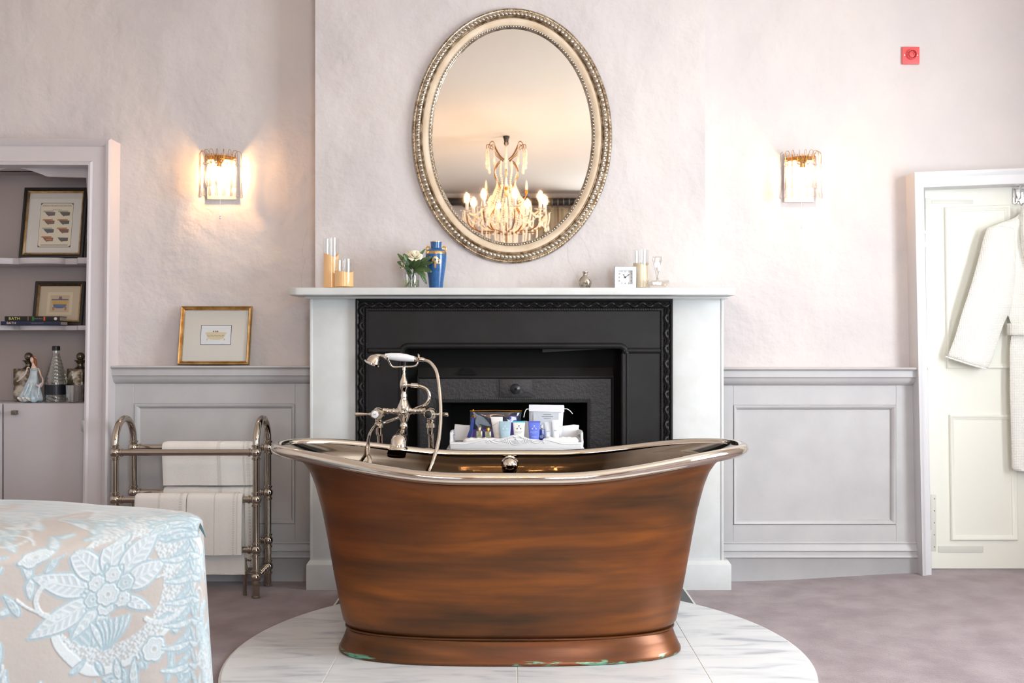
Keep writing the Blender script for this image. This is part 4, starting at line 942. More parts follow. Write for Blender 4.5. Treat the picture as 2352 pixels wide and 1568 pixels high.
# ------------------------------------------------------------------ books
def book(label, a, b, D0, z0, t, cover, depth, yaw, txt, tcol, sub=None, extra=None):
    W = X(b, D0) - X(a, D0); o = thing('book', label, 'book', (X(a, D0), D0, z0), 'hardback books on the lower alcove shelf')
    ca, sa = cos(yaw), sin(yaw)
    def to(u, v, w): return Vector((X(a, D0) + u * ca - v * sa, D0 + u * sa + v * ca, z0 + w))
    m = MB()
    def bx(u0, u1, v0, v1, w0, w1): 
        vs = [to(u, v, w) for u in (u0, u1) for v in (v0, v1) for w in (w0, w1)]
        m.add(vs, [(0, 1, 3, 2), (4, 6, 7, 5), (0, 4, 5, 1), (2, 3, 7, 6), (0, 2, 6, 4), (1, 5, 7, 3)])
    bx(0, W, 0, depth, 0, .0025); bx(0, W, 0, depth, t - .0025, t); bx(0, W, -.002, .003, 0, t); m.build('cover', cover, o, bevel=.0015)
    m = MB(); bx(.003, W - .004, .003, depth - .004, .0026, t - .0026); m.build('pages', flat(206, 198, 184, .9), o, smooth=False)
    m = MB(); m.text(txt, t * .82, lambda u, v, w: to(W * .18 + u, -.0026, t / 2 + v), sx=1.15)
    if sub:
        m.build('title', tcol, o, smooth=False); m = MB(); m.text(sub, t * .3, lambda u, v, w: to(W * .62 + u, -.0026, t / 2 + v))
    m.build('author_line' if sub else 'title', flat(150, 150, 160) if sub else tcol, o, smooth=False)
    if extra:
        m = MB(); m.lathe([(t * .32, 0), (t * .32, .0006)], to(W * .93, -.0024, t * .5), 20, (0, -1, 0)); m.build('emblem', flat(222, 214, 206), o)
        for (p, q, cc_) in ((.50, .54, flat(34, 110, 46)), (.42, .44, flat(120, 84, 60)), (.71, .74, flat(200, 96, 40))):
            m = MB(); m.prism([(W * p, t * .1), (W * q, t * .1), (W * q, t * .9), (W * p, t * .9)], lambda u, v, w: to(u, -.0022 - w, v), .0004); m.build('cover_picture', cc_, o, smooth=False)
    return o
b1 = book('dark blue hardback book with white spine title on the alcove shelf, under another book', 2, 139, 4.665, SH2[1] + .001, Z(733, 4.66) - Z(742, 4.66) + .0, flat(22, 30, 62, .4), .085, 0, 'BATH', flat(222, 204, 190), 'NORTHERN COUNTRY  JAMES MORTIMER'[:18])
b2 = book('black illustrated hardback book with yellow spine title lying on the blue book', 11, 137, 4.668, SH2[1] + .0015 + Z(733, 4.66) - Z(742, 4.66), .0225, flat(20, 18, 18, .35), .082, 0, 'BATH', flat(206, 200, 110), 'Kirsten Elliott', True)
# ------------------------------------------------------------------ things on the cupboard top
zc_ = ZC + .0005
def decanter(label, px0, px1, ptop, D, px_s):
    x0, x1 = X(px0, D), X(px1, D); w = x1 - x0; o = thing('decanter', label, 'decanter', ((x0 + x1) / 2, D, zc_), 'square mirrored decanters on the cupboard top'); zt = Z(ptop, D)
    m = MB(); m.box(x0, x1, D - w * .3, D + w * .3, zc_, zt); m.build('bottle', mat('mercury_glass', srgb(196, 190, 176), .12, .9, col2=srgb(92, 80, 64), cscale=22, crange=(.4, .55), bump=.3, bscale=60), o, bevel=.004)
    c = Vector((X(px_s, D), D, zt)); m = MB(); m.lathe([(.030, 0), (.022, .006), (.014, .012), (.013, .022), (.020, .03), (.022, .034), (.029, .037), (.027, .040), (.010, .041)], c, 20); m.build('neck', flat(108, 96, 78, .2, metal=.7), o)
    m = MB(); m.ball(c + Vector((0, 0, .058)), .0195, 20, 14); m.build('stopper', mat('smoky_glass_ball', srgb(110, 100, 84), .1, .6), o)
decanter('square mirrored decanter with ball stopper behind the porcelain lady', 36, 76, 846, 4.80, 66)
decanter('square mirrored decanter with ball stopper behind the cut glass tumbler', 158, 194, 846, 4.80, 185)
cx, D = X(129, 4.74), 4.74
o = thing('water_bottle', 'tall ridged glass water bottle with black cap beside the porcelain lady', 'bottle', (cx, D, zc_))
hb = Z(802, D) - zc_; rows = []
prof = [(0, .046), (.02, .0485), (.33, .0485), (.36, .049), (.38, .050), (.46, .046), (.6, .036), (.75, .026), (.88, .0175), (.93, .015), (1, .015)]
m = MB()
for k in range(120):
    t = k / 119; r = interp([(p[0], p[1]) for p in prof], t)[0]
    ring = []
    for i in range(40):
        th = 2 * PI * i / 40; g = .0014 * sin(th * 6 + t * 95) if (.38 < t < .88 or t < .14) else 0
        ring.append((cx + (r + g) * cos(th), D + (r + g) * sin(th), zc_ + hb * t))
    rows.append(ring)
m.grid(rows, closed_u=True, cap0=True, cap1=True); m.build('glass_body', clear('bottle_glass', (.80, .83, .80), .14, .03, .8), o, angle=70)
m = MB(); m.lathe([(.0505, .145 * hb), (.0505, .33 * hb)], (cx, D, zc_), 40, caps=False); lb = m.build('label_band', flat(26, 30, 40, .3), o)
m = MB(); m.text('ATE', .012, lambda u, v, w: Vector((cx - .034 + u, D - .0515 + abs(u - .034) * .5 + .006, zc_ + hb * .27 + v))); m.build('label_text', flat(190, 196, 204), lb, smooth=False)
m = MB(); m.lathe([(.0175, -.006), (.0175, .014), (.016, .016), (.004, .0165)], (cx, D, zc_ + hb), 28); m.build('cap', M['black'], o)
o = thing('glass_tumbler', 'cut crystal tumbler standing in front of the mirrored decanter', 'tumbler', (X(171, 4.70), 4.70, zc_))
m = MB(); rows = []; c = Vector((X(171, 4.70), 4.70, zc_))
for t, r in ((0, .034), (.05, .036), (.35, .037), (.5, .0375), (1, .0385), (1, .036), (.12, .033), (.11, .005)):
    rows.append([c + Vector(((r + (.0014 * cos(10 * th + (6 * t if t < .5 else 0)) if t < .5 else .0007 * cos(20 * th))) * cos(th), (r + .0012 * cos(10 * th)) * sin(th), t * (Z(884, 4.7) - zc_))) for th in [2 * PI * i / 60 for i in range(60)]])
m.grid(rows, closed_u=True, cap0=True, cap1=True); m.build('tumbler_bowl', clear('cut_glass', (.78, .77, .75), .2, .04, .9), o, angle=20)
o = thing('small_vase', 'green and pale glass jar half hidden behind the print on the top shelf', 'jar', (X(206, 4.78), 4.78, SH1[1]))
m = MB(); m.lathe([(.014, 0), (.018, .01), (.018, .07), (.012, .085), (.012, .10)], (X(206, 4.79), 4.79, SH1[1] + .001), 20); m.build('jar_body', flat(70, 92, 50, .3), o)
m = MB(); m.lathe([(.013, .0), (.017, .004), (.016, .022), (.008, .026)], (X(206, 4.79), 4.79, SH1[1] + .095), 20); m.build('jar_lid', flat(150, 184, 180, .2), o)
# porcelain lady
o = thing('porcelain_figurine', 'porcelain figurine of a woman in a flowing pale blue off-shoulder dress', 'figurine', (X(76, 4.71), 4.71, zc_))
FD = 4.71; q = lambda px, py, d=0: P(px - 2, py, FD + d) + Vector((0, 0, .0062))
skin = mat('porcelain_skin', srgb(226, 196, 178), .3, coat=.3); hairm = mat('auburn_hair', srgb(140, 78, 48), .4); dress = mat('pale_blue_glaze', srgb(206, 216, 220), .25, coat=.3, col2=srgb(170, 192, 206), cscale=30); pinkm = mat('blush_scarf', srgb(222, 198, 192), .3, coat=.3)
m = MB(); m.tube([q(80, 851), q(80, 846), q(79.5, 842), q(78, 838), q(77, 835)], [.013, .0125, .007, .0048, .0048], 16, flat=1.15); m.tube([q(77, 837), q(76, 833.5, -.003), q(75.6, 829, -.003), q(76.3, 825), q(77, 822.5)], [.004, .0075, .0095, .0095, .004], 16)
m.ball(q(73.0, 830.5, -.004), .0016, 6, 4); m.tube([q(89, 847), q(93, 855), q(95, 862), q(97.5, 869, -.01)], [.005, .0045, .0036, .0032], 10); m.tube([q(70, 847), q(66, 846, -.012), q(63, 849, -.012), q(66, 855, -.012)], [.005, .0042, .0036, .003], 10)
m.tube([q(96, 868, -.01), q(99, 872, -.012)], [.003, .002], 8); m.build('body', skin, o, sub=1)
m = MB(); m.ball(q(78.6, 826, .003), .0112, 16, 12, sc=(1, 1, .95)); m.tube([q(81, 827), q(83.5, 833), q(85, 841), q(86, 846)], [.008, .007, .005, .002], 12); m.ball(q(83, 830, .002), .006, 10, 8); m.ball(q(80, 822.5, -.006), .0035, 8, 6); m.build('hair', hairm, o, sub=1)
m = MB(); m.ball(q(82, 824, -.008), .0034, 8, 6); m.ball(q(84, 825, -.006), .003, 8, 6); m.build('hair_rose', flat(222, 140, 130, .4), o)
prof = [(850, 9.5, 80, .55), (853, 9, 80, .55), (858, 8, 79.5, .6), (864, 8.6, 79, .65), (872, 11, 78, .7), (884, 15, 76.5, .75), (898, 19.5, 75, .8), (910, 24, 74, .8), (918, 27, 73, .75), (923, 26, 73, .7), (925.6, 23, 73, .6)]
m = MB(); rows = []
for py, hw, cxp, fl in prof:
    c = q(cxp, py); w = hw * FD / F; k = sstep(860, 925, py)
    rows.append([c + Vector((w * cos(th) * (1 + .09 * k * sin(7 * th + py * .05)), w * fl * sin(th) * (1 + .14 * k * sin(9 * th + py * .04)), -.004 * k * sin(5 * th) * (py > 905))) for th in [2 * PI * i / 72 for i in range(72)]])
m.grid(rows, closed_u=True, cap0=True, cap1=True); m.tube([q(70, 849), q(76, 852, -.012), q(84, 852, -.012), q(90, 848, -.004)], [.003, .0045, .0045, .003], 10)
for a, b, c in ((62, 905, 56), (70, 900, 66), (88, 902, 92)): m.tube([q(a + 8, 880, -.03), q(a + 2, 895, -.045), q(b / b * c, 915, -.05)], [.003, .006, .004], 8)
m.build('dress', dress, o, sub=1)
m = MB(); m.tube(cr([q(66, 846, -.016), q(60, 862, -.02), q(50, 873, -.02), q(41, 879, -.02)], 5), [.004 + .006 * (k / 15) * (1.6 - k / 15) for k in range(16)], 10, flat=.35); m.build('scarf', pinkm, o, sub=1); m = MB(); m.tube(cr([q(99, 868, -.015), q(101, 880, -.02), q(94, 890, -.035), q(84, 886, -.04)], 5), [.005, .007, .009, .010, .010, .010, .010, .010, .010, .010, .009, .008, .007, .006, .005, .004], 10, flat=.35); m.build('scarf', pinkm, o, sub=1)
m = MB()
for k in range(9): m.ball(q(44 + 3.2 * k + (k % 2), 917 + 4 * ((k * 7) % 3) / 2, -.045 + .006 * (k % 3)), .006, 8, 6)
m.build('base_roses', flat(226, 214, 204, .3), o)

# ------------------------------------------------------------------ things on the mantel shelf
zs = ZS + .0004
def candle(label, a, b, ptop, pwax, D, wm, grp='candles in glass cylinders on the mantelpiece'):
    x = (X(a, D) + X(b, D)) / 2; r = (X(b, D) - X(a, D)) / 2; h = Z(ptop, D) - zs; hw = Z(pwax, D) - zs
    o = thing('pillar_candle', label, 'candle', (x, D, zs), grp)
    m = MB(); m.lathe([(r * .9, .0), (r * .97, .004), (r, .006), (r, h), (r - .0015, h), (r - .0015, .007), (.002, .006)], (x, D, zs), 36, caps=False); m.build('glass_cylinder', M['glass'], o)
    m = MB(); rows = []; rw = r - .0022
    for t in (0, .5, 1, 1.02):
        rr = rw if t <= 1 else rw * .8
        rows.append([(x + rr * cos(th), D + rr * sin(th), zs + .0065 + (hw - .006) * min(t, 1) * (1 + (.07 * sin(2 * th + .6) + .02 * sin(3 * th)) * (t >= 1)) - (.006 if t > 1 else 0)) for th in [2 * PI * i / 36 for i in range(36)]])
    m.grid(rows, closed_u=True, cap0=True, cap1=True); m.build('candle_wax', wm, o)
    m = MB(); m.tube([(x, D, zs + hw - .01), (x + .001, D, zs + hw + .006)], .001, 6); m.build('wick', M['ink'], o)
candle('tall ivory pillar candle in a glass cylinder at the bed end of the mantelpiece', 742, 779, 547, 586, 4.42, M['wax'])
candle('short wide ivory candle in a glass cylinder beside a taller candle', 768, 813, 596, 624, 4.36, M['wax'])
candle('ivory pillar candle in a glass cylinder behind the square clock', 1453, 1491, 574, 607, 4.43, M['waxpale'])
# flower glass
D = 4.38; gx = X(944.5, D); r = (X(964, D) - X(925, D)) / 2
o = thing('flower_vase', 'glass tumbler of ivory roses and green leaves next to the blue vase', 'flower arrangement', (gx, D, zs))
h = Z(621, D) - zs
m = MB(); m.lathe([(r * .96, 0), (r, .004), (r, h), (r - .0015, h), (r - .0015, .007), (.002, .006)], (gx, D, zs), 36, caps=False); m.build('glass_tumbler', M['glass'], o)
m = MB(); m.lathe([(r - .002, .007), (r - .002, h * .47)], (gx, D, zs), 32); m.build('water', M['water'], o)
rnd = random.Random(5); m = MB()
for k in range(15):
    a = rnd.uniform(0, 6.28); b = a + rnd.uniform(2, 4); m.tube(cr([(gx + r * .7 * cos(a), D + r * .7 * sin(a), zs + .008), (gx + r * .2 * cos(b), D + r * .2 * sin(b), zs + .05), (gx + r * .8 * cos(b), D + r * .8 * sin(b), zs + h + .02)], 4), .0018, 6)
m.build('stems', M['stem'], o)
def rose(px, py, d, R, tilt):
    c = P(px, py, d); m = MB(); ax = Vector(tilt).normalized(); qq = Vector((0, 0, 1)).rotation_difference(ax)
    for ring, (n, rr, hh, op) in enumerate(((3, .28, .9, .1), (4, .45, .85, .25), (5, .68, .7, .5), (6, .95, .45, .9))):
        for k in range(n):
            a0 = 2 * PI * k / n + ring * .7; rows = []
            for i in range(5):
                v = i / 4; rad = R * rr * (.35 + .65 * v ** .8) * (1 + .15 * op * v * v); z = R * (hh * v ** .7 - .35 - .18 * op * v ** 3)
                rows.append([c + qq @ Vector((rad * cos(a0 + w) * (1 - .05 * abs(w)), rad * sin(a0 + w), z - abs(w) ** 2 * R * .18 * v)) for w in [(-1 + j / 3) * (PI / n * 1.25) * (.5 + .5 * v) for j in range(7)]])
            m.grid(rows)
    m.ball(c + qq @ Vector((0, 0, R * .1)), R * .3, 10, 8); m.build('rose', M['petal'], o, solid=.0008, recalc=False)
for a in ((953, 586, 4.35, .032, (.15, -.9, .75)), (935, 588, 4.39, .026, (-.5, -.6, .8)), (925, 606, 4.35, .022, (-1, -.5, .1)), (966, 602, 4.42, .020, (.5, -.2, .7)), (943, 582, 4.42, .022, (0, -.2, 1))): rose(*a)
def leafm(p0, p1, w, bend=.2):
    p0, p1 = Vector(p0), Vector(p1); w *= 1.35; d = p1 - p0; L_ = d.length; d.normalize(); sd = d.cross(Vector((.2, -1, .3))).normalized(); nn = sd.cross(d); m = MB(); rows = []
    for i in range(9):
        t = i / 8; ww = w * sin(PI * min(t * .92 + .04, 1)) ** .7; c = p0 + d * L_ * t + nn * (-bend * L_ * t * t)
        rows.append([c + sd * ww * s_ - nn * ww * .25 * (1 - abs(s_)) for s_ in (-1, -.5, 0, .5, 1)])
    m.grid(rows); m.build('leaf', M['leaf'], o, solid=.0006, recalc=False)
for (a, b, c, d_, w) in (((945, 612), (975, 571), 4.36, 4.35, .006), ((950, 610), (988, 588), 4.36, 4.34, .008), ((952, 612), (990, 600), 4.36, 4.33, .008), ((955, 610), (989, 620), 4.36, 4.33, .010), ((948, 612), (978, 632), 4.35, 4.33, .010), ((938, 612), (916, 582), 4.36, 4.34, .007), ((938, 614), (915, 600), 4.35, 4.33, .009), ((944, 610), (930, 584), 4.35, 4.32, .011), ((944, 614), (926, 596), 4.34, 4.32, .007),
                         ((948, 618), (962, 598), 4.34, 4.31, .009), ((940, 618), (950, 600), 4.34, 4.30, .008), ((952, 616), (972, 618), 4.34, 4.31, .008), ((936, 618), (945, 628), 4.35, 4.33, .006), ((962, 618), (981, 650), 4.36, 4.36, .007), ((942, 612), (932, 615), 4.34, 4.31, .008), ((950, 606), (966, 582), 4.38, 4.38, .008), ((946, 604), (920, 612), 4.38, 4.36, .008)):
    leafm(P(a[0], a[1], c), P(b[0], b[1], d_), w)
# blue vase
D = 4.41; vx = X(1001.5, D); o = thing('blue_vase', 'tall blue vase with gold rim, handles and medallion on the mantelpiece', 'vase', (vx, D, zs)); sc = D / F
pv = [(15.2, 663.5), (15.8, 660), (18, 640), (21.5, 618), (23.5, 600), (24, 588), (23.4, 581), (21, 575.5), (16, 572), (12.2, 570), (12.4, 562), (12.9, 556)]
m = MB(); m.lathe([(a * sc, Z(b, D) - zs) for a, b in pv] + [(11.5 * sc, Z(556, D) - zs), (11 * sc, Z(570, D) - zs)], (vx, D, zs), 48); m.build('vase_body', M['blue'], o, angle=60)
m = MB(); m.lathe([(12.2 * sc, 0), (13.4 * sc, .0005), (13.4 * sc, .003), (12 * sc, .0035)], (vx, D, Z(556.5, D)), 40)
m.lathe([(24.05 * sc, Z(584, D) - zs), (23.9 * sc, Z(581, D) - zs), (22.6 * sc, Z(577.5, D) - zs)], (vx, D, zs), 48, caps=False); m.build('gold_band', M['gold'], o)
m = MB(); cz_, fy = Z(602, D), D
def mv(u, v, w): 
    x = u; rr = 24.1 * sc - max(0, (Z(600, D) - (cz_ + v))) * .12; return Vector((vx + x, D - math.sqrt(max(rr * rr - x * x, 1e-6)) - .0006 - w * 0, cz_ + v))
for cx_, cy_, R_ in ((0, 4, 7.5), (-7.5, 0, 6), (7.5, 0, 6), (0, -3, 3.5)):
    m.add([mv(cx_ * sc + R_ * sc * r_ * cos(t), cy_ * sc + R_ * sc * r_ * sin(t), 0) for r_ in (.38, 1) for t in [2 * PI * k / 24 for k in range(24)]], [(k, (k + 1) % 24, 24 + (k + 1) % 24, 24 + k) for k in range(24)])
m.add([mv(u * sc, v * sc, 0) for u, v in ((-2, -6), (2, -6), (2, -15), (-2, -15))], [(0, 1, 2, 3)])
m.build('medallion', M['gold'], o)
for s in (-1, 1):
    m = MB(); c = Vector((vx + s * 18.5 * sc, D, Z(571, D))); m.tube([c + Vector((4.0 * sc * cos(t), 0, 4.8 * sc * sin(t))) for t in [2 * PI * k / 20 for k in range(20)]], 1.5 * sc, 10, closed=True); m.build('handle', M['goldbright'], o)
# silver bud vase
D = 4.38; x = X(1344, D); sc = D / F; o = thing('bud_vase', 'small round mercury silver bud vase standing alone on the mantelpiece', 'vase', (x, D, zs))
m = MB(); m.lathe([(10 * sc, 0), (12 * sc, 3 * sc), (15 * sc, 12 * sc), (15 * sc, 17 * sc), (12.5 * sc, 23 * sc), (6.6 * sc, 28 * sc), (5 * sc, 31 * sc), (5.2 * sc, 35 * sc), (7 * sc, 37 * sc), (6.4 * sc, 39 * sc), (5 * sc, 38.5 * sc), (4.4 * sc, 32 * sc)], (x, D, zs), 36); m.build('vase_body', mat('mercury_silver', srgb(206, 200, 190), .12, .95, col2=srgb(150, 140, 118), cscale=60, crange=(.5, .6), bump=.15, bscale=60), o, angle=60)
# clock
D = 4.37; x0, x1 = X(1411, D), X(1462, D); w = x1 - x0; o = thing('mantel_clock', 'small square mirrored glass clock with black numerals on the mantelpiece', 'clock', ((x0 + x1) / 2, D, zs)); h = w
m = MB(); rows = []
for cu, cv in ((0, 0), (1, 0), (1, 1), (0, 1)):
    rows.append([Vector((x0 + cu * w + (1 - 2 * cu) * a, D - b, zs + cv * h + (1 - 2 * cv) * a)) for a, b in ((0, -.028), (0, -.004), (.004, .003), (.017, .003), (.0175, -.008))])
m.grid(rows, closed_v=True); m.build('mirrored_case', mat('bevelled_mirror_glass', (.50, .53, .56), .1, 1.0), o, smooth=False)
m = MB(); m.box(x0 + .002, x1 - .002, D + .008, D + .027, zs + .002, zs + h - .002); m.build('dial', flat(226, 230, 234, .5), o, smooth=False)
cx_, cz_ = (x0 + x1) / 2, zs + h / 2; m = MB(); hh = w / 2 - .0225
for k in range(1, 13):
    a = PI / 2 - k * PI / 6; dx, dz = cos(a), sin(a); s_ = hh / max(abs(dx), abs(dz)); m.text(str(k), .0088, lambda u, v, w_: Vector((cx_ + dx * s_ + u, D + .0075, cz_ + dz * s_ + v)))
m.build('numerals', M['ink'], o, smooth=False)
for nm, ang, ln in (('hour_hand', math.radians(120), .018), ('minute_hand', math.radians(36), .025)):
    m = MB(); dx, dz = cos(ang), sin(ang)
    m.prism([(0, -.0014), (ln * .55, -.0006), (ln * .7, -.0016), (ln, 0), (ln * .7, .0016), (ln * .55, .0006), (0, .0014)], lambda u, v, w_: Vector((cx_ + u * dx - v * dz, D + .0055 - w_, cz_ + u * dz + v * dx)), .0006); 
    if nm == 'hour_hand': m.lathe([(.0034, 0), (.0034, .0012)], (cx_, D + .006, cz_), 12, (0, -1, 0))
    m.build(nm, M['ink'], o, smooth=False)
# crystal perfume bottle
D = 4.38; sc = D / F; x = X(1510, D); o = thing('perfume_bottle', 'clear crystal perfume bottle with tall V shaped stopper on the mantelpiece', 'perfume bottle', (x, D, zs))
m = MB(); pts = [(-16, 0), (16, 0), (28, 14), (25, 20), (-24, 20), (-28, 14)]; m.prism([(a * sc, b * sc) for a, b in pts], lambda u, v, w_: Vector((x + u, D - .011 + w_, zs + v)), .022); m.build('crystal_base', M['crystal'], o, bevel=.002)
m = MB(); m.lathe([(3 * sc, 0), (4 * sc, 2 * sc), (2.5 * sc, 4 * sc), (3.4 * sc, 6 * sc), (1.6 * sc, 8 * sc)], (x, D, zs + 18 * sc), 16); m.build('collar', M['chrome'], o)
m = MB(); m.prism([(-2 * sc, 0), (2 * sc, 0), (13 * sc, 48 * sc), (-12 * sc, 48 * sc)], lambda u, v, w_: Vector((x + u, D - .004 + w_, zs + 26 * sc + v)), .008); m.build('stopper', M['crystal'], o, bevel=.0015)
m = MB()
for s in (-1, 1): m.tube([(x + s * 1.6 * sc, D, zs + 26 * sc), (x + s * 11.5 * sc, D, zs + 73 * sc)], .0022, 8)
m.build('stopper_edge', M['porcelain'], o)

# ------------------------------------------------------------------ oval mirror
DM = DB - .003; mx_, mz_ = X(1176, 4.48), Z(309, 4.48); a0, b0 = .4535, .578
mir = thing('wall_mirror', 'oval mirror in a silver and cream moulded frame above the mantelpiece', 'mirror', (mx_, DM, mz_ - b0))
NE = 240
def ell(r, h, n=NE): return [Vector((mx_ + (a0 - r) * cos(2 * PI * i / n), DM - h, mz_ + (b0 - r) * sin(2 * PI * i / n))) for i in range(n)]
def ring(prof, nm, mt, ang=50):
    m = MB(); m.grid([ell(r, h) for r, h in prof], closed_u=True); return m.build(nm, mt, mir, angle=ang)
ring([(0, 0), (0, .008), (.003, .014), (.010, .016), (.016, .012), (.018, .016), (.022, .026), (.032, .030), (.038, .026), (.041, .020), (.044, .024), (.047, .026), (.050, .022)], 'outer_moulding', M['silver'])
ring([(.050, .022), (.056, .023), (.066, .021), (.074, .017), (.079, .015)], 'cream_band', M['cream'])
ring([(.079, .015), (.080, .018), (.087, .016), (.091, .010), (.0935, .004), (.0935, .001)], 'inner_moulding', M['silver'])
m = MB(); n_ = 150
for i in range(n_):
    t = 2 * PI * i / n_; p = Vector((mx_ + (a0 - .0285) * cos(t), DM - .028, mz_ + (b0 - .0285) * sin(t))); tg = Vector((-(a0) * sin(t), 0, b0 * cos(t))).normalized(); nr_ = Vector((cos(t) * b0, 0, sin(t) * a0)).normalized()
    ax = (nr_ + tg * .75).normalized(); m.ball(p, .0072, 10, 6, sc=(1.1, .85, 1.5), axis=ax)
m.build('gadroon_twist', mat('silver_twist', srgb(206, 196, 180), .2, 1.0), mir)
m = MB(); n_ = 230
for i in range(n_):
    t = 2 * PI * i / n_; m.ball((mx_ + (a0 - .0065) * cos(t), DM - .0155, mz_ + (b0 - .0065) * sin(t)), .0034 + .0012 * (i % 3 == 0), 6, 4)
m.build('outer_beads', M['silver'], mir)
m = MB(); n_ = 190
for i in range(n_):
    t = 2 * PI * i / n_; m.ball((mx_ + (a0 - .0845) * cos(t), DM - .019, mz_ + (b0 - .0845) * sin(t)), .0046, 8, 5)
m.build('inner_beads', mat('silver_bead', srgb(190, 182, 170), .22, 1.0), mir)
m = MB(); e = ell(.0925, .004, 160); m.add(e, [tuple(range(160))]); m.build('mirror_glass', M['mirror'], mir, smooth=False)

# ------------------------------------------------------------------ little table behind the bath and the amenity tray
TZ = Z(1031, 4.08); TD = 4.085
tb = thing('side_table', 'small white side table hidden behind the bath, carrying the amenity tray', 'side table', (.015, 4.20, .008))
m = MB(); m.box(-.27, .30, 4.075, 4.345, TZ - .02, TZ - .0005); m.build('table_top', M['woodwhite'], tb, bevel=.004)
for x in (-.24, .27):
    for y in (4.10, 4.32):
        m = MB(); m.tube([(x, y, .0125), (x, y, TZ - .02)], [.011, .016], 12); m.build('leg', M['woodwhite'], tb)
tr = thing('serving_tray', 'white wooden tray with carved scalloped front holding toiletries', 'tray', (.015, 4.2, TZ))
def TP(px, py): return (X(px, TD), Z(py, TD))
top = [(1033, 1014), (1066, 1015), (1080, 1013), (1093, 1010), (1105, 1007), (1114, 1006), (1122, 1009), (1128, 1013), (1134, 1009), (1144, 1007), (1155, 1005), (1163, 1003), (1170, 1000), (1178, 998.5), (1186, 998), (1194, 999), (1201, 1001), (1208, 1004), (1216, 1007), (1228, 1008), (1238, 1009), (1244, 1012), (1249, 1006), (1256, 1006), (1270, 1010), (1283, 1013.5), (1296, 1015), (1336, 1015)]
m = MB(); m.prism([TP(*p) for p in top] + [TP(1334, 1030), TP(1035, 1030)], lambda u, v, w: Vector((u, TD - .006 + w + (v - TZ) * -.15, v if v > TZ + .004 else TZ + .0006)), .010); m.build('front_board', M['woodwhite'], tr, bevel=.0015)
m = MB(); m.prism([TP(1033, 1028), TP(1335, 1028), (X(1339, TD) , Z(990, TD)), (X(1326, TD), Z(989, TD)), (X(1300, TD), Z(992, TD)), (X(1240, TD), Z(994, TD)), (X(1212, TD), Z(980, TD)), (X(1160, TD), Z(980, TD)), (X(1130, TD), Z(992, TD)), (X(1060, TD), Z(990, TD)), (X(1037, TD), Z(988, TD))], lambda u, v, w: Vector((u, TD + .235 + w, max(v + .006, TZ + .0006))), .010); m.build('back_board', M['woodwhite'], tr, bevel=.0015)
for s, xa, xb in ((-1, X(1034, TD), X(1036, TD)), (1, X(1334, TD), X(1336, TD))):
    m = MB(); prof = [(0, .0006), (0, .030), (.03, .040), (.06, .062), (.12, .066), (.18, .062), (.21, .060), (.235, .060), (.235, .0006)]
    m.prism([(TD + a, TZ + b) for a, b in prof], lambda u, v, w: Vector((xa + w + s * (v - TZ) * .08, u, v)), .009); e = m.build('end_board', M['woodwhite'], tr, bevel=.0015)
    m = MB(); m.tube([(xa + (.0095 if s < 0 else -.0005) + s * .0035, TD + .08 + .05 * k / 6, TZ + .044) for k in range(7)], .008, 10, flat=.6); m.build('handle_slot', flat(150, 156, 164), e)
m = MB(); m.box(X(1037, TD), X(1333, TD), TD, TD + .235, TZ + .0005, TZ + .008); m.build('tray_base', M['woodwhite'], tr, smooth=False)
m = MB(); yf = TD - .010
def tp(px, py, r=0): return Vector((X(px, TD), yf - (Z(py, TD) - TZ) * .15 + .003, Z(py, TD)))
m.tube(cr([tp(1034, 1018), tp(1066, 1019), tp(1085, 1016), tp(1105, 1011), tp(1116, 1010), tp(1124, 1014), tp(1120, 1016), tp(1117, 1013)], 4), .0013, 6); m.tube(cr([tp(1335, 1018), tp(1296, 1019), tp(1275, 1014), tp(1256, 1010), tp(1248, 1012), tp(1250, 1016), tp(1254, 1014)], 4), .0013, 6)
c = (1186, 1010)
for k in range(11):
    a = PI + PI * k / 10; m.tube([tp(c[0] + 3 * cos(a), c[1] - 3 * sin(a) * .8), tp(c[0] + 9 * cos(a), c[1] - 9 * sin(a) * .8), tp(c[0] + 14 * cos(a), c[1] - 13 * sin(a) * .8)], [.0008, .0016, .0007], 6)
m.tube(cr([tp(c[0] + 15 * cos(PI + PI * k / 12), c[1] - 14 * sin(PI + PI * k / 12) * .8) for k in range(13)], 2), .0011, 6)
m.tube(cr([tp(1172, 1005), tp(1178, 1001), tp(1186, 1004), tp(1194, 1001), tp(1200, 1005)], 4), .0016, 6); m.ball(tp(1186, 1008), .004, 8, 6)
for s in (-1, 1):
    for k in range(4): m.tube(cr([tp(c[0] + s * (17 + 4 * k), 1004 + k * 1.5), tp(c[0] + s * (20 + 4 * k), 1011), tp(c[0] + s * (16 + 4 * k), 1018 - k)], 4), [.0006] + [.0014] * 7 + [.0006], 6)
    m.tube(cr([tp(c[0] + s * 34, 1012), tp(c[0] + s * 42, 1016), tp(c[0] + s * 52, 1015), tp(c[0] + s * 62, 1009)], 4), .0016, 6); m.tube(cr([tp(c[0] + s * 32, 1008), tp(c[0] + s * 40, 1012), tp(c[0] + s * 50, 1010), tp(c[0] + s * 58, 1011)], 4), .0014, 6)
m.build('carved_ornament', M['woodwhite'], tr)
tz = TZ + .0085
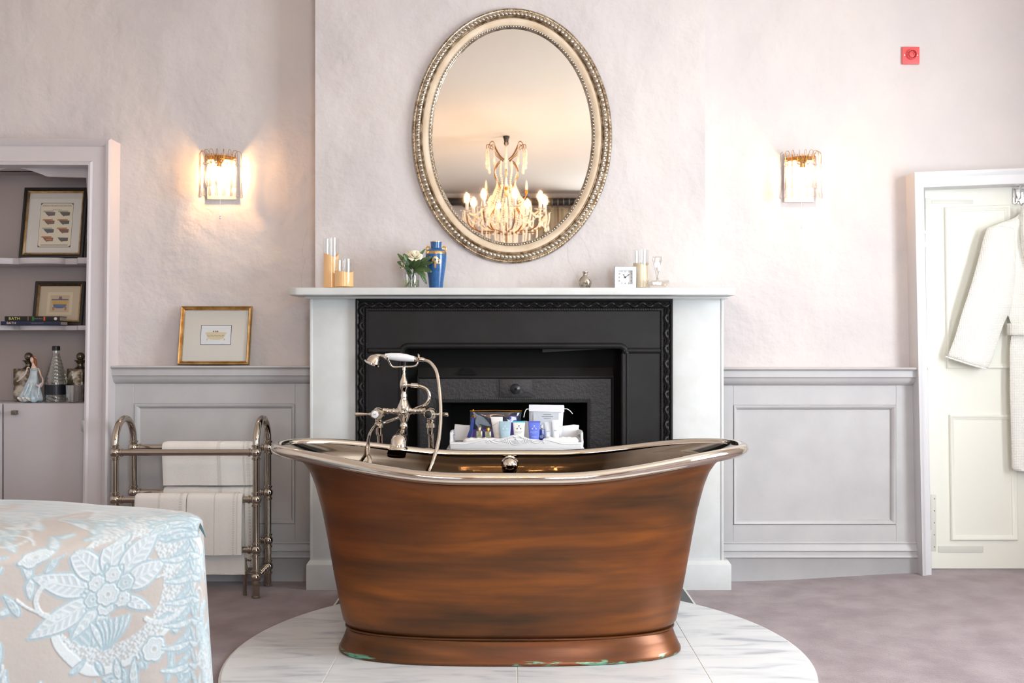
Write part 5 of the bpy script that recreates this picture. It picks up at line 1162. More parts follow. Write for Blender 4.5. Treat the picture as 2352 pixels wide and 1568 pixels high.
def tubei(label, bpx, ttop, w_top, w_bot, D, colm, capm, logo, txt, lean=0, pbot=1012, grp='toiletry tubes standing in the tray', sub=None, crimp=None):
    x = X(bpx, D); ht = Z(ttop, D) - tz; wt, wb = w_top * D / F / 2, w_bot * D / F / 2; o = thing('cosmetic_tube', label, 'tube', (x, D, tz), grp); m = MB(); rows = []
    for k in range(17):
        t = .12 + .88 * k / 16; hw = lerp(wb, wt, t); th_ = lerp(.012, .0012, ((t - .12) / .88) ** .8)
        rows.append([Vector((x + lean * t + hw * cos(a), D + th_ * sin(a), tz + ht * t)) for a in [2 * PI * i / 28 for i in range(28)]])
    m.grid(rows, closed_u=True, cap0=True, cap1=True); bd = m.build('tube_body', colm, o, angle=60)
    m = MB(); m.lathe([(wb * .9, 0), (wb * .95, .002), (wb * .95, ht * .12)], (x, D, tz), 24); m.build('screw_cap', capm, o)
    if crimp: m = MB(); m.box(x + lean - wt * 1.01, x + lean + wt * 1.01, D - .0022, D + .0022, tz + ht * .95, tz + ht * 1.005); m.build('crimped_end', crimp, o, smooth=False)
    m = MB(); fw = lambda u, v, w: Vector((x + lean * v / ht + u, D - lerp(.012, .0012, max((v / ht - .12) / .88, 0) ** .8) - .0006, tz + v))
    if logo == 'tri':
        s_ = wt * .3; cy = ht * .74
        for dx, dy in ((0, 1), (-1, -.6), (1, -.6)): m.add([fw(dx * s_ + .35 * s_ * cos(t), cy + dy * s_ + .35 * s_ * sin(t), 0) for t in [k * PI / 4 for k in range(8)]], [tuple(range(8))])
        for (p, q_) in (((0, .7), (-.8, -.4)), ((0, .7), (.8, -.4))):
            m.add([fw(p[0] * s_ - .06 * s_, cy + p[1] * s_, 0), fw(p[0] * s_ + .06 * s_, cy + p[1] * s_, 0), fw(q_[0] * s_ + .06 * s_, cy + q_[1] * s_, 0), fw(q_[0] * s_ - .06 * s_, cy + q_[1] * s_, 0)], [(0, 1, 2, 3)])
    for i, (s, yy, sz) in enumerate(txt): m.text(s, sz, lambda u, v, w, yy=yy: fw(u, ht * yy + v, 0))
    return o, m, bd
AA = [('AROMATHERAPY', .56, .0042), ('ASSOCIATES', .51, .003), ('BALANCE', .36, .0052)]
wp, gr, bp_ = flat(238, 236, 230, .4), flat(90, 96, 108), flat(206, 222, 240)
o, m, bd = tubei('pale blue grey cosmetic tube in the tray with small white writing', 1160, 967, 28, 20, 4.14, flat(164, 192, 206, .4), flat(150, 184, 200, .4), 'tri', AA); m.build('printing', flat(210, 228, 238), bd, smooth=False)
o, m, bd = tubei('white cosmetic tube with turquoise top edge in the tray centre', 1192, 967, 28, 20, 4.14, wp, wp, 'tri', AA, crimp=flat(60, 190, 206, .4)); m.build('printing', gr, bd, smooth=False)
o, m, bd = tubei('periwinkle blue cosmetic tube in the tray beside the white pouch', 1227, 967, 28, 20, 4.14, flat(98, 118, 222, .4), flat(88, 104, 205, .4), 'tri', AA, crimp=flat(84, 98, 206, .4)); m.build('printing', bp_, bd, smooth=False)
o, m, bd = tubei('slim white cosmetic tube with gold branch print leaning in the tray', 1146, 957, 28, 17, 4.18, flat(232, 228, 226, .4), flat(222, 218, 214, .4), None, [('MARGARET', .42, .0042), ('DABBS', .36, .004), ('LONDON', .24, .003)], lean=-.010)
m.tube([Vector((X(1143, 4.165) + .001, 4.165, Z(970, 4.165))), Vector((X(1131, 4.165), 4.165, Z(978, 4.165)))], .0006, 6); m.build('printing', M['goldbright'], bd, smooth=False)
o, m, bd = tubei('shorter of the two slim pale tubes before the white drawstring pouch', 1259, 969, 18, 13, 4.17, flat(226, 232, 238, .4), flat(220, 226, 232, .4), None, [('pure', .6, .006), ('TEMPLE', .2, .003), ('SPA', .12, .003)]); m.build('printing', gr, bd, smooth=False)
o, m, bd = tubei('taller of the two slim pale tubes before the white drawstring pouch', 1276, 964, 19, 13, 4.16, flat(232, 236, 241, .4), flat(224, 228, 234, .4), None, [('Elixir', .58, .006), ('TEMPLE', .2, .003), ('SPA', .12, .003)]); m.build('printing', gr, bd, smooth=False)
def mini(name, label, px, D, w, htop, hcap, gm, cm, lid_r, grp=None):
    x = X(px, D); o = thing(name, label, 'bottle', (x, D, tz), grp); m = MB(); z1 = Z(htop, D); z2 = Z(hcap, D)
    m.box(x - w / 2, x + w / 2, D - w * .35, D + w * .35, tz, z1); b = m.build('bottle_body', gm, o, bevel=.002)
    m = MB(); m.lathe([(lid_r * .7, 0), (lid_r * .7, .002), (lid_r, .003), (lid_r, z2 - z1 - .001), (lid_r * .9, z2 - z1)], (x, D, z1), 20); m.build('cap', cm, o)
    m = MB(); yy_ = D - w * .35 - .0004; [m.quad((x - w * q_, yy_, (tz + z1) / 2 + zz_), (x + w * q_, yy_, (tz + z1) / 2 + zz_), (x + w * q_, yy_, (tz + z1) / 2 + zz_ + .0012), (x - w * q_, yy_, (tz + z1) / 2 + zz_ + .0012)) for q_, zz_ in ((.3, .005), (.36, .001), (.25, -.003))]; m.build('printing', flat(210, 210, 196), b, smooth=False); return o
og = mat('olive_glass', srgb(132, 132, 100), .12, coat=.3)
mini('glass_bottle', 'tiny square glass bottle with pale gold cap, closest to the navy strap', 1101, 4.15, .026, 989, 981, og, mat('champagne_cap', srgb(206, 178, 128), .3, .8), .0068, 'small gold capped bottles in the tray')
mini('glass_bottle', 'tiny square glass bottle with bright gold cap, closest to the gold printed tube', 1121, 4.15, .026, 990, 982, og, M['goldbright'], .0068, 'small gold capped bottles in the tray')
mini('serum_bottle', 'small dark blue bottle with silver cap beside the periwinkle tube', 1244, 4.16, .024, 985, 975, flat(24, 44, 128, .2, coat=.4), M['chrome'], .005)
# clear zip pouch
D = 4.215; o = thing('clear_pouch', 'clear plastic zip pouch with gold zip and navy strap in the tray', 'pouch', (X(1135, D), D, tz))
c = lambda px, py, d=0: P(px, py, D + d)
m = MB(); rows = []
for j in range(13):
    v = j / 12; py = lerp(1005, 945, v); th_ = .018 * (1 - v) ** .6 + .001
    rows.append([Vector((X(lerp(lerp(1078, 1080, v), lerp(1190, 1198, v), i / 24), D), D - th_ * (max(sin(PI * i / 24), 0) ** .5) - .0008 * sin(i * .7 + j), Z(py, D) if py < 1005 else tz + .001)) for i in range(25)])
m.grid(rows); pl = m.build('plastic_front', clear('pouch_plastic', (.78, .82, .92), .05, .08, .35), o, angle=70)
m = MB(); m.quad(*[Vector((X(a, D), D + .008, Z(b, D))) for a, b in ((1078, 1004), (1192, 1004), (1198, 946), (1080, 946))]); m.build('plastic_back', mat('dark_blue_film', srgb(40, 48, 66), .25), o, solid=.001, smooth=False)
m = MB(); m.tube([c(1079.5, 943.5), c(1138, 942), c(1199, 943.5)], .0026, 8, flat=.8); m.ball(c(1087, 942, -.004), .005, 10, 8); m.build('gold_zip', M['goldbright'], o)
m = MB(); cc = c(1088, 958, -.012); m.tube([cc + Vector((.0075 * cos(t), 0, .0075 * sin(t))) for t in [2 * PI * k / 20 for k in range(20)]], .0018, 8, closed=True); m.build('eyelet', M['goldbright'], o)
m = MB(); m.grid([[c(1084, 959, -.018), c(1090, 959, -.018)], [c(1079, 985, -.030), c(1087, 985, -.030)], [c(1072, 1004, -.036), c(1080, 1006, -.036)]]); m.build('navy_strap', M['navy'], o, solid=.002, smooth=False)
m = MB(); m.quad(*[Vector((X(a, D), D - .001, Z(b, D))) for a, b in ((1080, 1004), (1155, 1004), (1152, 984), (1084, 986))]); m.box(X(1170, D), X(1187, D), D - .004, D + .004, tz + .001, Z(955, D)); pc = m.build('purple_card', flat(110, 84, 168, .5), o, solid=.0008, smooth=False)
m = MB(); m.text('MARGARET DABBS', .007, lambda u, v, w: Vector((X(1136, D) + u, D - .0025, Z(991, D) + v))); m.text('LONDON', .005, lambda u, v, w: Vector((X(1136, D) + u, D - .0025, Z(998, D) + v))); m.build('card_text', M['goldbright'], pc, smooth=False)
# white drawstring pouch
D = 4.235; o = thing('drawstring_pouch', 'white drawstring pouch with clear window standing at the back of the tray', 'pouch', (X(1255, D), D, tz))
def qd(a, b, c_, d_, off): return [Vector((X(p[0], D), D - off, Z(p[1], D))) for p in (a, b, c_, d_)]
m = MB(); rows = []
for j in range(11):
    v = j / 10; py = lerp(1005, 929 + 2 * 0, v); rows.append([Vector((X(lerp(1215.5, lerp(1290, 1295.5, v), i / 14), D), D - .014 * (1 - v) * max(sin(PI * i / 14), 0) ** .5 - .0012 * sin(i * 1.3 + j * .7) + .009, max(Z(py + 1.5 * i / 14, D), tz + .001))) for i in range(15)])
m.grid(rows); m.build('pouch_body', flat(226, 229, 238, .5), o, solid=.002, angle=70)
m = MB(); m.quad(*qd((1215, 944), (1296, 946), (1296, 932), (1215, 929.5), .002)); m.build('drawstring_hem', flat(232, 232, 240, .4), o, solid=.0022, smooth=False)
m = MB(); m.quad(*qd((1225, 1004), (1282, 1004), (1283, 946), (1225, 945), .0135)); wn = m.build('window', mat('frosted_window', srgb(196, 202, 210), .18, spec=.8, bump=.4, bscale=60), o, solid=.0006, smooth=False)
m = MB()
for k, (s, sz) in ((2, ('PROFESAN', .0062)),): m.text(s, sz, lambda u, v, w, k=k: Vector((X(1257, D) + u, D - .0146, Z(951 + 4.6 * k, D) + v)))
[m.quad(*[Vector((X(px_, D), D - .0146, Z(py_, D))) for px_, py_ in ((1257 - h_, y_), (1257 + h_, y_), (1257 + h_, y_ + 1.3), (1257 - h_, y_ + 1.3))]) for h_, y_ in ((9, 950.5), (13, 955))]; m.build('printing', flat(120, 120, 130), wn, smooth=False)
m = MB(); m.tube(cr([c(1215, 939), c(1209, 940), c(1205, 948), c(1203, 958)], 4), .0018, 8); m.tube(cr([c(1296, 938.5), c(1303, 939), c(1310, 944), c(1315, 950)], 4), .0018, 8); m.build('drawstring', flat(238, 238, 236), o)
# flannels rolled in the tray
def flannel(label, x0, x1, D, pt, seed):
    o = thing('face_flannel', label, 'flannel', ((x0 + x1) / 2, D, tz), 'white flannels folded in the tray'); m = MB(); rows = []; rn = random.Random(seed); ht = Z(pt, D) - tz; n = 26
    for i in range(n + 1):
        u = i / n; e = max(1 - abs(2 * u - 1) ** 8, 0) ** .5 if 0 < u < 1 else .3; w = .93 + .07 * sin(u * 34 + seed) + rn.uniform(-.03, .03)
        rows.append([Vector((x0 + (x1 - x0) * u, D + .018 * e * math.copysign(abs(cos(t)) ** .7, cos(t)), tz + .0002 + ht / 2 + ht / 2 * e * w * math.copysign(abs(sin(t)) ** .7, sin(t)))) for t in [2 * PI * k / 16 for k in range(16)]])
    m.grid(rows, closed_u=True, cap0=True, cap1=True); m.build('terry_roll', M['towel'], o, angle=80)
flannel('rolled white flannel in the tray below the clear zip pouch', X(1064, 4.11), X(1152, 4.11), 4.112, 1004.5, 1)
flannel('rolled white flannel in the tray in front of the drawstring pouch', X(1248, 4.11), X(1329, 4.11), 4.112, 1002.5, 2)
# ------------------------------------------------------------------ door, casing, robe
DD = 4.67
dz0, dz1 = .047, Z(433, DD)
dx0 = X(2124, DD); dx1 = dx0 + .775
lean = lambda z: .026 * (1 - max(z, 0) / 1.85)
shear = lambda x, z: (x + lean(z), z + (x - dx0) * .040 * sstep(.9, 1.8, z))
door = MB()
def dbox(q, x0, x1, z0, z1, y0, y1):
    q.prism([shear(x0, z0), shear(x1, z0), shear(x1, z1), shear(x0, z1)], lambda u, v, w: Vector((u, y0 + w, v)), y1 - y0)
pan = [(X(2168, DD), X(2318, DD), Z(846, DD), Z(478, DD)), (X(2172, DD), X(2325, DD), Z(1240, DD), Z(952, DD)),
       (X(2318, DD) + .11, dx1 - .09, Z(846, DD), Z(478, DD)), (X(2325, DD) + .11, dx1 - .09, Z(1240, DD), Z(952, DD))]
dbox(door, dx0, dx1, dz0, dz1, DD, DD + .035)
d = struct(door.build('door_1', M['doorpaint'], smooth=False, bevel=.002))
for x0, x1, z0, z1 in pan:
    m = MB(); p = [shear(x0, z1), shear(x0, z0), shear(x1, z0), shear(x1, z1)]
    m.mould(p, [(0, 0), (0, .008), (.004, .012), (.010, .011), (.016, .004), (.022, .003), (.024, .0)], DD, closed=True)
    m.build('panel_moulding', M['doorpaint'], d, angle=40)
for za, zb, xx in ((Z(578, DD), Z(455, DD), 2130), (Z(1265, DD), Z(1135, DD), 2143)):
    m = MB(); x = X(xx, DD); m.box(x - .010, x + .014, DD - .003, DD, za, zb); m.box(x - .018, x - .008, DD - .006, DD + .002, za + .02, za + .10); h = m.build('hinge', M['hinge'], d, bevel=.001)
    m = MB()
    for k in range(5): m.lathe([(.004, 0), (.003, .001)], (x + .006, DD - .003, lerp(za + .02, zb - .02, k / 4)), 10, (0, -1, 0))
    m.build('screw', M['chrome'], h)
    m = MB(); m.box(x - .020, x - .014, DD - .007, DD, za + .045, za + .085); m.build('dark_gap', M['soot'], h, smooth=False)  # near-black block beside the hinge
m = MB(); a = P(2155, 1253, DD); b = P(2258, 1268, DD); m.box(a.x, b.x, DD - .003, DD, b.z, a.z); m.build('metal_strap', M['hinge'], d, bevel=.001)
m = MB(); m.box(X(2140, DD), X(2235, DD), DD - .0025, DD, Z(468, DD), Z(459, DD)); m.build('metal_strap', M['hinge'], d, bevel=.001)
# casing
m = MB(); DC = 4.565
ci = [(X(2122, DC), Z(430, DC)), (X(2141, DC), -.01)]; cop = [(X(2099, DC), Z(395, DC)), (X(2118, DC), -.01)]
xr_ = RX1; up = (xr_ - ci[0][0]) * .038
m.prism([cop[1], ci[1], ci[0], (xr_, ci[0][1] + up), (xr_, cop[0][1] + up), cop[0]], lambda u, v, w: Vector((u, DC + w, v)), .11)
m.mould([(cop[1][0], cop[1][1]), cop[0], (xr_, cop[0][1] + up)], [(0, 0), (0, .006), (-.012, .008), (-.020, .004), (-.028, .0)], DC)
struct(m.build('trim_8', M['casing'], angle=40, bevel=.0015, seg=1))
# hook
o = thing('coat_hook', 'chrome double coat hook fixed high on the cream door above the bathrobe', 'coat hook', (X(2345, DD), DD, Z(468, DD)))
m = MB(); m.box(X(2325, DD), X(2400, DD), DD - .008, DD - .0005, Z(468, DD), Z(434, DD)); m.build('back_plate', M['chrome'], o, bevel=.003)
for px in (2337, 2386):
    m = MB(); y = DD - .012; m.tube(cr([(X(px, DD), y + .004, Z(458, DD)), (X(px, DD), y - .014, Z(456, DD)), (X(px - 2, DD), y - .024, Z(445, DD)), (X(px - 5, DD), y - .034, Z(425, DD)), (X(px - 11, DD), y - .05, Z(404, DD))], 5), .004, 10); m.ball((X(px - 12, DD), y - .052, Z(401, DD)), .007, 10, 8)
    m.tube(cr([(X(px, DD), y, Z(462, DD)), (X(px, DD), y - .02, Z(474, DD)), (X(px, DD), y - .035, Z(470, DD))], 5), .0035, 8); m.build('hook_arm', M['chrome'], o)
for px in (2330, 2352):
    m = MB(); m.tube([(X(px, DD), DD - .010, Z(466, DD)), (X(px, DD), DD - .010, Z(437, DD))], .004, 8); m.build('plate_rib', M['chrome'], o)
def waffle():
    mt = M['robe']; nt = mt.node_tree; L = nt.links; bs = nt.nodes['Principled BSDF']; tc = nt.nodes.new('ShaderNodeTexCoord'); prev = None
    mx = nt.nodes.new('ShaderNodeMath'); mx.operation = 'MULTIPLY'
    for i, ax in enumerate(('X', 'Z')):
        w = nt.nodes.new('ShaderNodeTexWave'); w.bands_direction = ax; w.inputs['Scale'].default_value = 42; L.new(tc.outputs['Object'], w.inputs['Vector']); L.new(w.outputs['Fac'], mx.inputs[i])
    bp = nt.nodes.new('ShaderNodeBump'); bp.inputs['Strength'].default_value = .5; bp.inputs['Distance'].default_value = .004; L.new(mx.outputs[0], bp.inputs['Height']); L.new(bp.outputs[0], bs.inputs['Normal'])
waffle()
robe = thing('bathrobe', 'white waffle bathrobe hanging from a hook on the cream door', 'bathrobe', (X(2420, 4.6), 4.62, Z(1090, 4.6)))
RD = 4.625; mid = 2422
def resamp(pts, n):
    q_ = [Vector((p[0], p[1], 0)) for p in pts]; d_ = [0]
    for a, b in zip(q_, q_[1:]): d_.append(d_[-1] + (b - a).length)
    out = []
    for i in range(n):
        s = d_[-1] * i / (n - 1); j = 0
        while j < len(d_) - 2 and d_[j + 1] < s: j += 1
        t = (s - d_[j]) / (d_[j + 1] - d_[j]); v = q_[j].lerp(q_[j + 1], min(t, 1)); out.append((v.x, v.y))
    return out
def puff(nm, Lc, Rc, n, k, th, D, foldf, par=robe, mt=None, mirror=False, end=.5):
    Lp, Rp = resamp(Lc, n), resamp(Rc, n); m = MB(); rows = []
    for j in range(n):
        r = []; v = j / (n - 1)
        for side in (0, 1):
            for i in range(k + 1):
                u = i / k if side == 0 else 1 - i / k
                if side == 1 and i in (0, k): continue
                px, py = lerp(Lp[j][0], Rp[j][0], u), lerp(Lp[j][1], Rp[j][1], u); t_ = th * (1 - abs(2 * u - 1) ** 3) * (.55 + .45 * min(v * 5, 1))
                y = D - (t_ + foldf(u, v)) if side == 0 else D + .004
                if mirror: px = 2 * mid - px
                r.append(Vector((X(px, D), y, Z(py, D))))
        rows.append(r)
    m.grid(rows, closed_u=True, cap0=True, cap1=True); return m.build(nm, mt or M['robe'], par, angle=75, sub=1)
fb = lambda u, v: .008 * sin(u * 16 + v * 3) * min(1, v * 3) + .004 * sin(u * 37 + v * 5) * v
puff('robe_body', [(2352, 480), (2330, 500), (2300, 510), (2268, 522), (2268, 560), (2285, 640), (2312, 720), (2322, 745), (2320, 770)], [(2 * mid - a, b) for a, b in [(2352, 480), (2330, 500), (2300, 510), (2268, 522), (2268, 560), (2285, 640), (2312, 720), (2322, 745), (2320, 770)]], 34, 40, .03, RD, fb)
puff('robe_skirt', [(2322, 762), (2317, 800), (2317, 900), (2320, 1000), (2323, 1085)], [(2 * mid - a, b) for a, b in [(2322, 762), (2317, 800), (2317, 900), (2320, 1000), (2323, 1085)]], 30, 44, .035, RD, lambda u, v: .010 * sin(u * 19 + .4) * (.4 + v) + .005 * sin(u * 43) * v)
slL = [(2268, 518), (2256, 548), (2244, 595), (2228, 650), (2210, 708), (2192, 770), (2174, 822)]; slR = [(2330, 520), (2336, 575), (2335, 640), (2328, 705), (2308, 745), (2292, 790), (2271, 851)]
fs = lambda u, v: .006 * sin(u * 9 + v * 4) + .005 * sin(v * 17 + u * 6) * (v > .3) * (v - .3)
for mr in (False, True):
    puff('robe_sleeve', slL, slR, 30, 16, .034, RD - .012, fs, mirror=mr)
    px = lambda a: 2 * mid - a if mr else a
    m = MB(); m.tube(cr([(X(px(2176), 4.58), 4.60, Z(819, 4.6)), (X(px(2200), 4.58), 4.575, Z(828, 4.6)), (X(px(2235), 4.58), 4.572, Z(839, 4.6)), (X(px(2270), 4.58), 4.60, Z(847, 4.6))], 5), .004, 8); m.build('cuff_hem', M['robe'], robe)
    m = MB(); m.tube(cr([(X(px(2352), 4.6), RD - .012, Z(474, 4.6)), (X(px(2347), 4.6), RD - .04, Z(560, 4.6)), (X(px(2378), 4.6), RD - .046, Z(660, 4.6)), (X(px(2412), 4.6), RD - .046, Z(750, 4.6))], 6), .016, 10, flat=.4); m.build('collar', M['robe'], robe)
m = MB(); x0, x1 = X(2323, 4.58), X(2 * mid - 2323, 4.58)
rows = [[Vector((lerp(x0, x1, i / 20), RD - .005 - (.043 + .002 * sin(i)) * (1 - abs(2 * i / 20 - 1) ** 6), Z(py, 4.58))) for i in range(21)] for py in (742, 748, 756, 764, 770)]
m.grid(rows); m.build('belt', M['robe'], robe, solid=.006, angle=60)
for k in (0, 1): m = MB(); m.tube([(X(2405 + 22 * k, 4.57), RD - .055, Z(756, 4.57)), (X(2398 + 30 * k, 4.57), RD - .06, Z(860, 4.57)), (X(2402 + 26 * k, 4.57), RD - .058, Z(980, 4.57))], .014, 8, flat=.35); m.build('belt_end', M['robe'], robe)
# ------------------------------------------------------------------ fire alarm sounder
D = DW - .001; x, z = X(2090.5, D), Z(128.5, D); o = thing('fire_alarm_sounder', 'small square red fire alarm sounder high on the wall above the door', 'fire alarm', (x, D, z - .04))
hw = .0405; m = MB(); m.box(x - hw, x + hw, D - .010, D, z - hw, z + hw); m.build('square_plate', M['red'], o, bevel=.003)
c = Vector((x + .002, D - .010, z + .003)); m = MB(); m.lathe([(.024, 0), (.0235, .010), (.022, .012), (.020, .011), (.0195, .004), (.014, .004), (.013, .008), (.009, .0095), (.0085, .006), (.003, .006)], c, 36, (0, -1, 0)); s = m.build('sounder_ring', M['red'], o)
m = MB()
for k in range(12):
    a = PI * k / 6; m.box(0, 0, 0, 0, 0, 0) if False else m.ball(c + Vector((.0172 * cos(a), -.0045, .0172 * sin(a))), .0026, 8, 6)
m.build('sound_slot', M['redd'], s)
for s_ in (-1, 1): m = MB(); m.lathe([(.0035, 0), (.0028, .0012)], (x + s_ * .030, D - .010, z + .001), 14, (0, -1, 0)); m.build('screw', M['white'], o)

# ------------------------------------------------------------------ crystal wall lights
warm = (1, .55, .24)
M['bulb'] = mat('lit_lamp_bulb', (1, .8, .6), .3, emit=(1, .54, .22), estr=850)
def realglass():
    m = bpy.data.materials.new('drop_crystal'); m.use_nodes = True; nt = m.node_tree; L = nt.links; nt.nodes.remove(nt.nodes['Principled BSDF'])
    g = nt.nodes.new('ShaderNodeBsdfGlass'); g.inputs['IOR'].default_value = 1.5; g.inputs['Roughness'].default_value = .02; t = nt.nodes.new('ShaderNodeBsdfTransparent'); x = nt.nodes.new('ShaderNodeMixShader'); x.inputs[0].default_value = .55
    L.new(t.outputs[0], x.inputs[1]); L.new(g.outputs[0], x.inputs[2]); L.new(x.outputs[0], nt.nodes['Material Output'].inputs[0]); return m
M['drop'] = realglass()
M['goldm'] = mat('polished_brass', srgb(222, 170, 96), .16, 1.0)
def sconce(pxc, ptop, pbot, label, pcord):
    D = DW - .0005; x = X(pxc, 4.645); zt, zb = Z(ptop, 4.645), Z(pbot, 4.645); w = .069
    o = thing('wall_light', label, 'wall light', (x, D, zb), 'crystal drop wall lights')
    m = MB(); m.box(x - w, x + w, D - .012, D, zb, zt); m.build('backplate', mat('lilac_backplate_%d' % pxc, srgb(214, 200, 196), .5), o, bevel=.002)
    zr_ = zt - .028; R = .092; cy = D - .014
    N_ = 24; arcp = lambda r, z, n=N_: [(x + r * cos(PI * k / n), cy - r * sin(PI * k / n) * 1.02, z) for k in range(n + 1)]
    m = MB(); m.tube(arcp(R - .025, zr_), .0032, 8); m.tube(arcp(R - .025, zr_ - .012), .0022, 8); m.tube([(x, cy, zr_), (x, cy - R + .03, zr_)], .003, 8); m.build('frame_ring', M['goldm'], o)
    m = MB(); m.lathe([(.012, 0), (.016, .004), (.036, .030), (.037, .032)], (x, cy - .046, zr_ - .030), 24); m.lathe([(.010, -.02), (.013, -.018), (.013, .0)], (x, cy - .046, zr_ - .030), 16); m.build('lamp_holder', M['goldm'], o)
    m = MB(); m.prism([(x + .062 * cos(PI * k / 16), cy - .062 * sin(PI * k / 16)) for k in range(17)], lambda u, v, w: Vector((u, v, zr_ - .004 + w)), .002); m.build('top_plate', M['goldm'], o)
    m = MB(); m.lathe([(.009, 0), (.013, -.012), (.0155, -.028), (.013, -.045), (.006, -.056), (.001, -.058)], (x, cy - .046, zr_ - .050), 20); m.build('bulb', M['bulb'], o)
    # inner short row and outer long row
    for r_in, r_out, zt_, n, ln, ph in ((R - .025, R + .006, .030, 9, .185, 0.0), (R - .025, R - .018, .006, 9, .150, .5)):
        for k in range(n):
            a = PI * (k + .5 + ph * (1 if k < n - 1 else 0) * .6) / (n + .3); dx, dy = cos(a), -sin(a) * 1.02
            p0 = Vector((x + r_in * dx, cy + r_in * dy, zr_)); p1 = Vector((x + r_out * dx, cy + r_out * dy, zr_)); out = (p1 - p0); tp_ = zr_ + zt_
            if r_out > r_in + .01: path = cr([p0, p0 + Vector((0, 0, zt_ * .7)) + out * .1, p0 + out * .5 + Vector((0, 0, zt_)), p1 + Vector((0, 0, zt_ * .6)), p1 + Vector((0, 0, -.030))], 5)
            else: path = cr([p0, p0 + Vector((0, 0, .012)) + out * .5, p1 + Vector((0, 0, .004)), p1 + Vector((0, 0, -.020))], 4)
            m = MB(); m.tube(path, .0011, 6); m.build('hook_wire', M['goldm'], o)
            c = path[-1]; m = MB()
            m.ball(c + Vector((0, 0, -.008)), .0068, 10, 8)
            for j in range(2): m.ball(c + Vector((0, 0, -.017 - j * .006)), .0036, 8, 6)
            L_ = ln - .06; m.lathe([(.0015, 0), (.0035, -.01), (.0042, -.4 * L_), (.0040, -.7 * L_), (.0062, -.86 * L_), (.0084, -.95 * L_), (.0076, -L_ * 1.01), (.004, -L_ * 1.04), (.001, -L_ * 1.045)], c + Vector((0, 0, -.028)), 12); m.build('crystal_drop', M['drop'], o)
    m = MB(); m.tube([(x + .002, cy - .03, zr_ - .03), (x + .002, cy - .03, Z(pcord - 6, 4.62))], .0009, 6); pc = m.build('pull_cord', M['white'], o)
    m = MB(); m.lathe([(.002, .014), (.0034, .011), (.0036, .002), (.002, -.001)], (x + .002, cy - .03, Z(pcord, 4.62)), 12); m.build('cord_pull', M['chrome'], pc)
    return o
sconce(509, 350, 458, 'crystal drop wall light with pull cord above the gold framed bathtub drawing', 503)
sconce(1836, 352, 464, 'crystal drop wall light with pull cord between the mirror and the cream door', 524)

# ------------------------------------------------------------------ chandelier, seen only in the oval mirror
S8 = 8.34 / F; CHX, CHY = X(1162.7, 1) * 8.34, .64
def CZ(py): return 1.10 + (790 - py) * S8
ch = thing('chandelier', 'brass and crystal bead chandelier with candle bulbs reflected in the oval mirror', 'chandelier', (CHX, CHY, CZ(575)))
def pc_(r, a, z): return Vector((CHX + r * cos(a), CHY + r * sin(a), z))
m = MB(); m.lathe([(.028, 0), (.030, -.01), (.026, -.015), (.020, -.03), (.018, -.05), (.021, -.055), (.019, -.07), (.010, -.08)], (CHX, CHY, CEIL), 20); m.build('ceiling_rose', M['blackwood'], ch)
m = MB(); m.tube([(CHX, CHY, CEIL - .07), (CHX, CHY, CZ(555))], .006, 8); m.build('stem', M['goldm'], ch)
M['brown'] = mat('aged_brass', srgb(150, 104, 48), .3, .9)
bead = lambda q_, p, r: q_.ball(p, r * 1.35, 6, 4)
M['bead'] = mat('crystal_bead', (1, .92, .80), .10, coat=.6)
def beadglass():
    nt = M['bead'].node_tree; L = nt.links; t = nt.nodes.new('ShaderNodeBsdfTransparent'); x = nt.nodes.new('ShaderNodeMixShader'); x.inputs[0].default_value = .5
    L.new(t.outputs[0], x.inputs[1]); L.new(nt.nodes['Principled BSDF'].outputs[0], x.inputs[2]); L.new(x.outputs[0], nt.nodes['Material Output'].inputs[0])
beadglass()
def strand(pts, r=.0065, n=6, par=ch, tail=True):
    q_ = MB(); pp = cr(pts, n); acc = 0
    for p in pp: bead(q_, p, r)
    if tail: e = pp[-1]; q_.lathe([(.001, 0), (.006, -.012), (.013, -.035), (.009, -.05), (.001, -.054)], e + Vector((0, 0, -.005)), 8)
    return q_.build('crystal_strand', M['bead'], par)
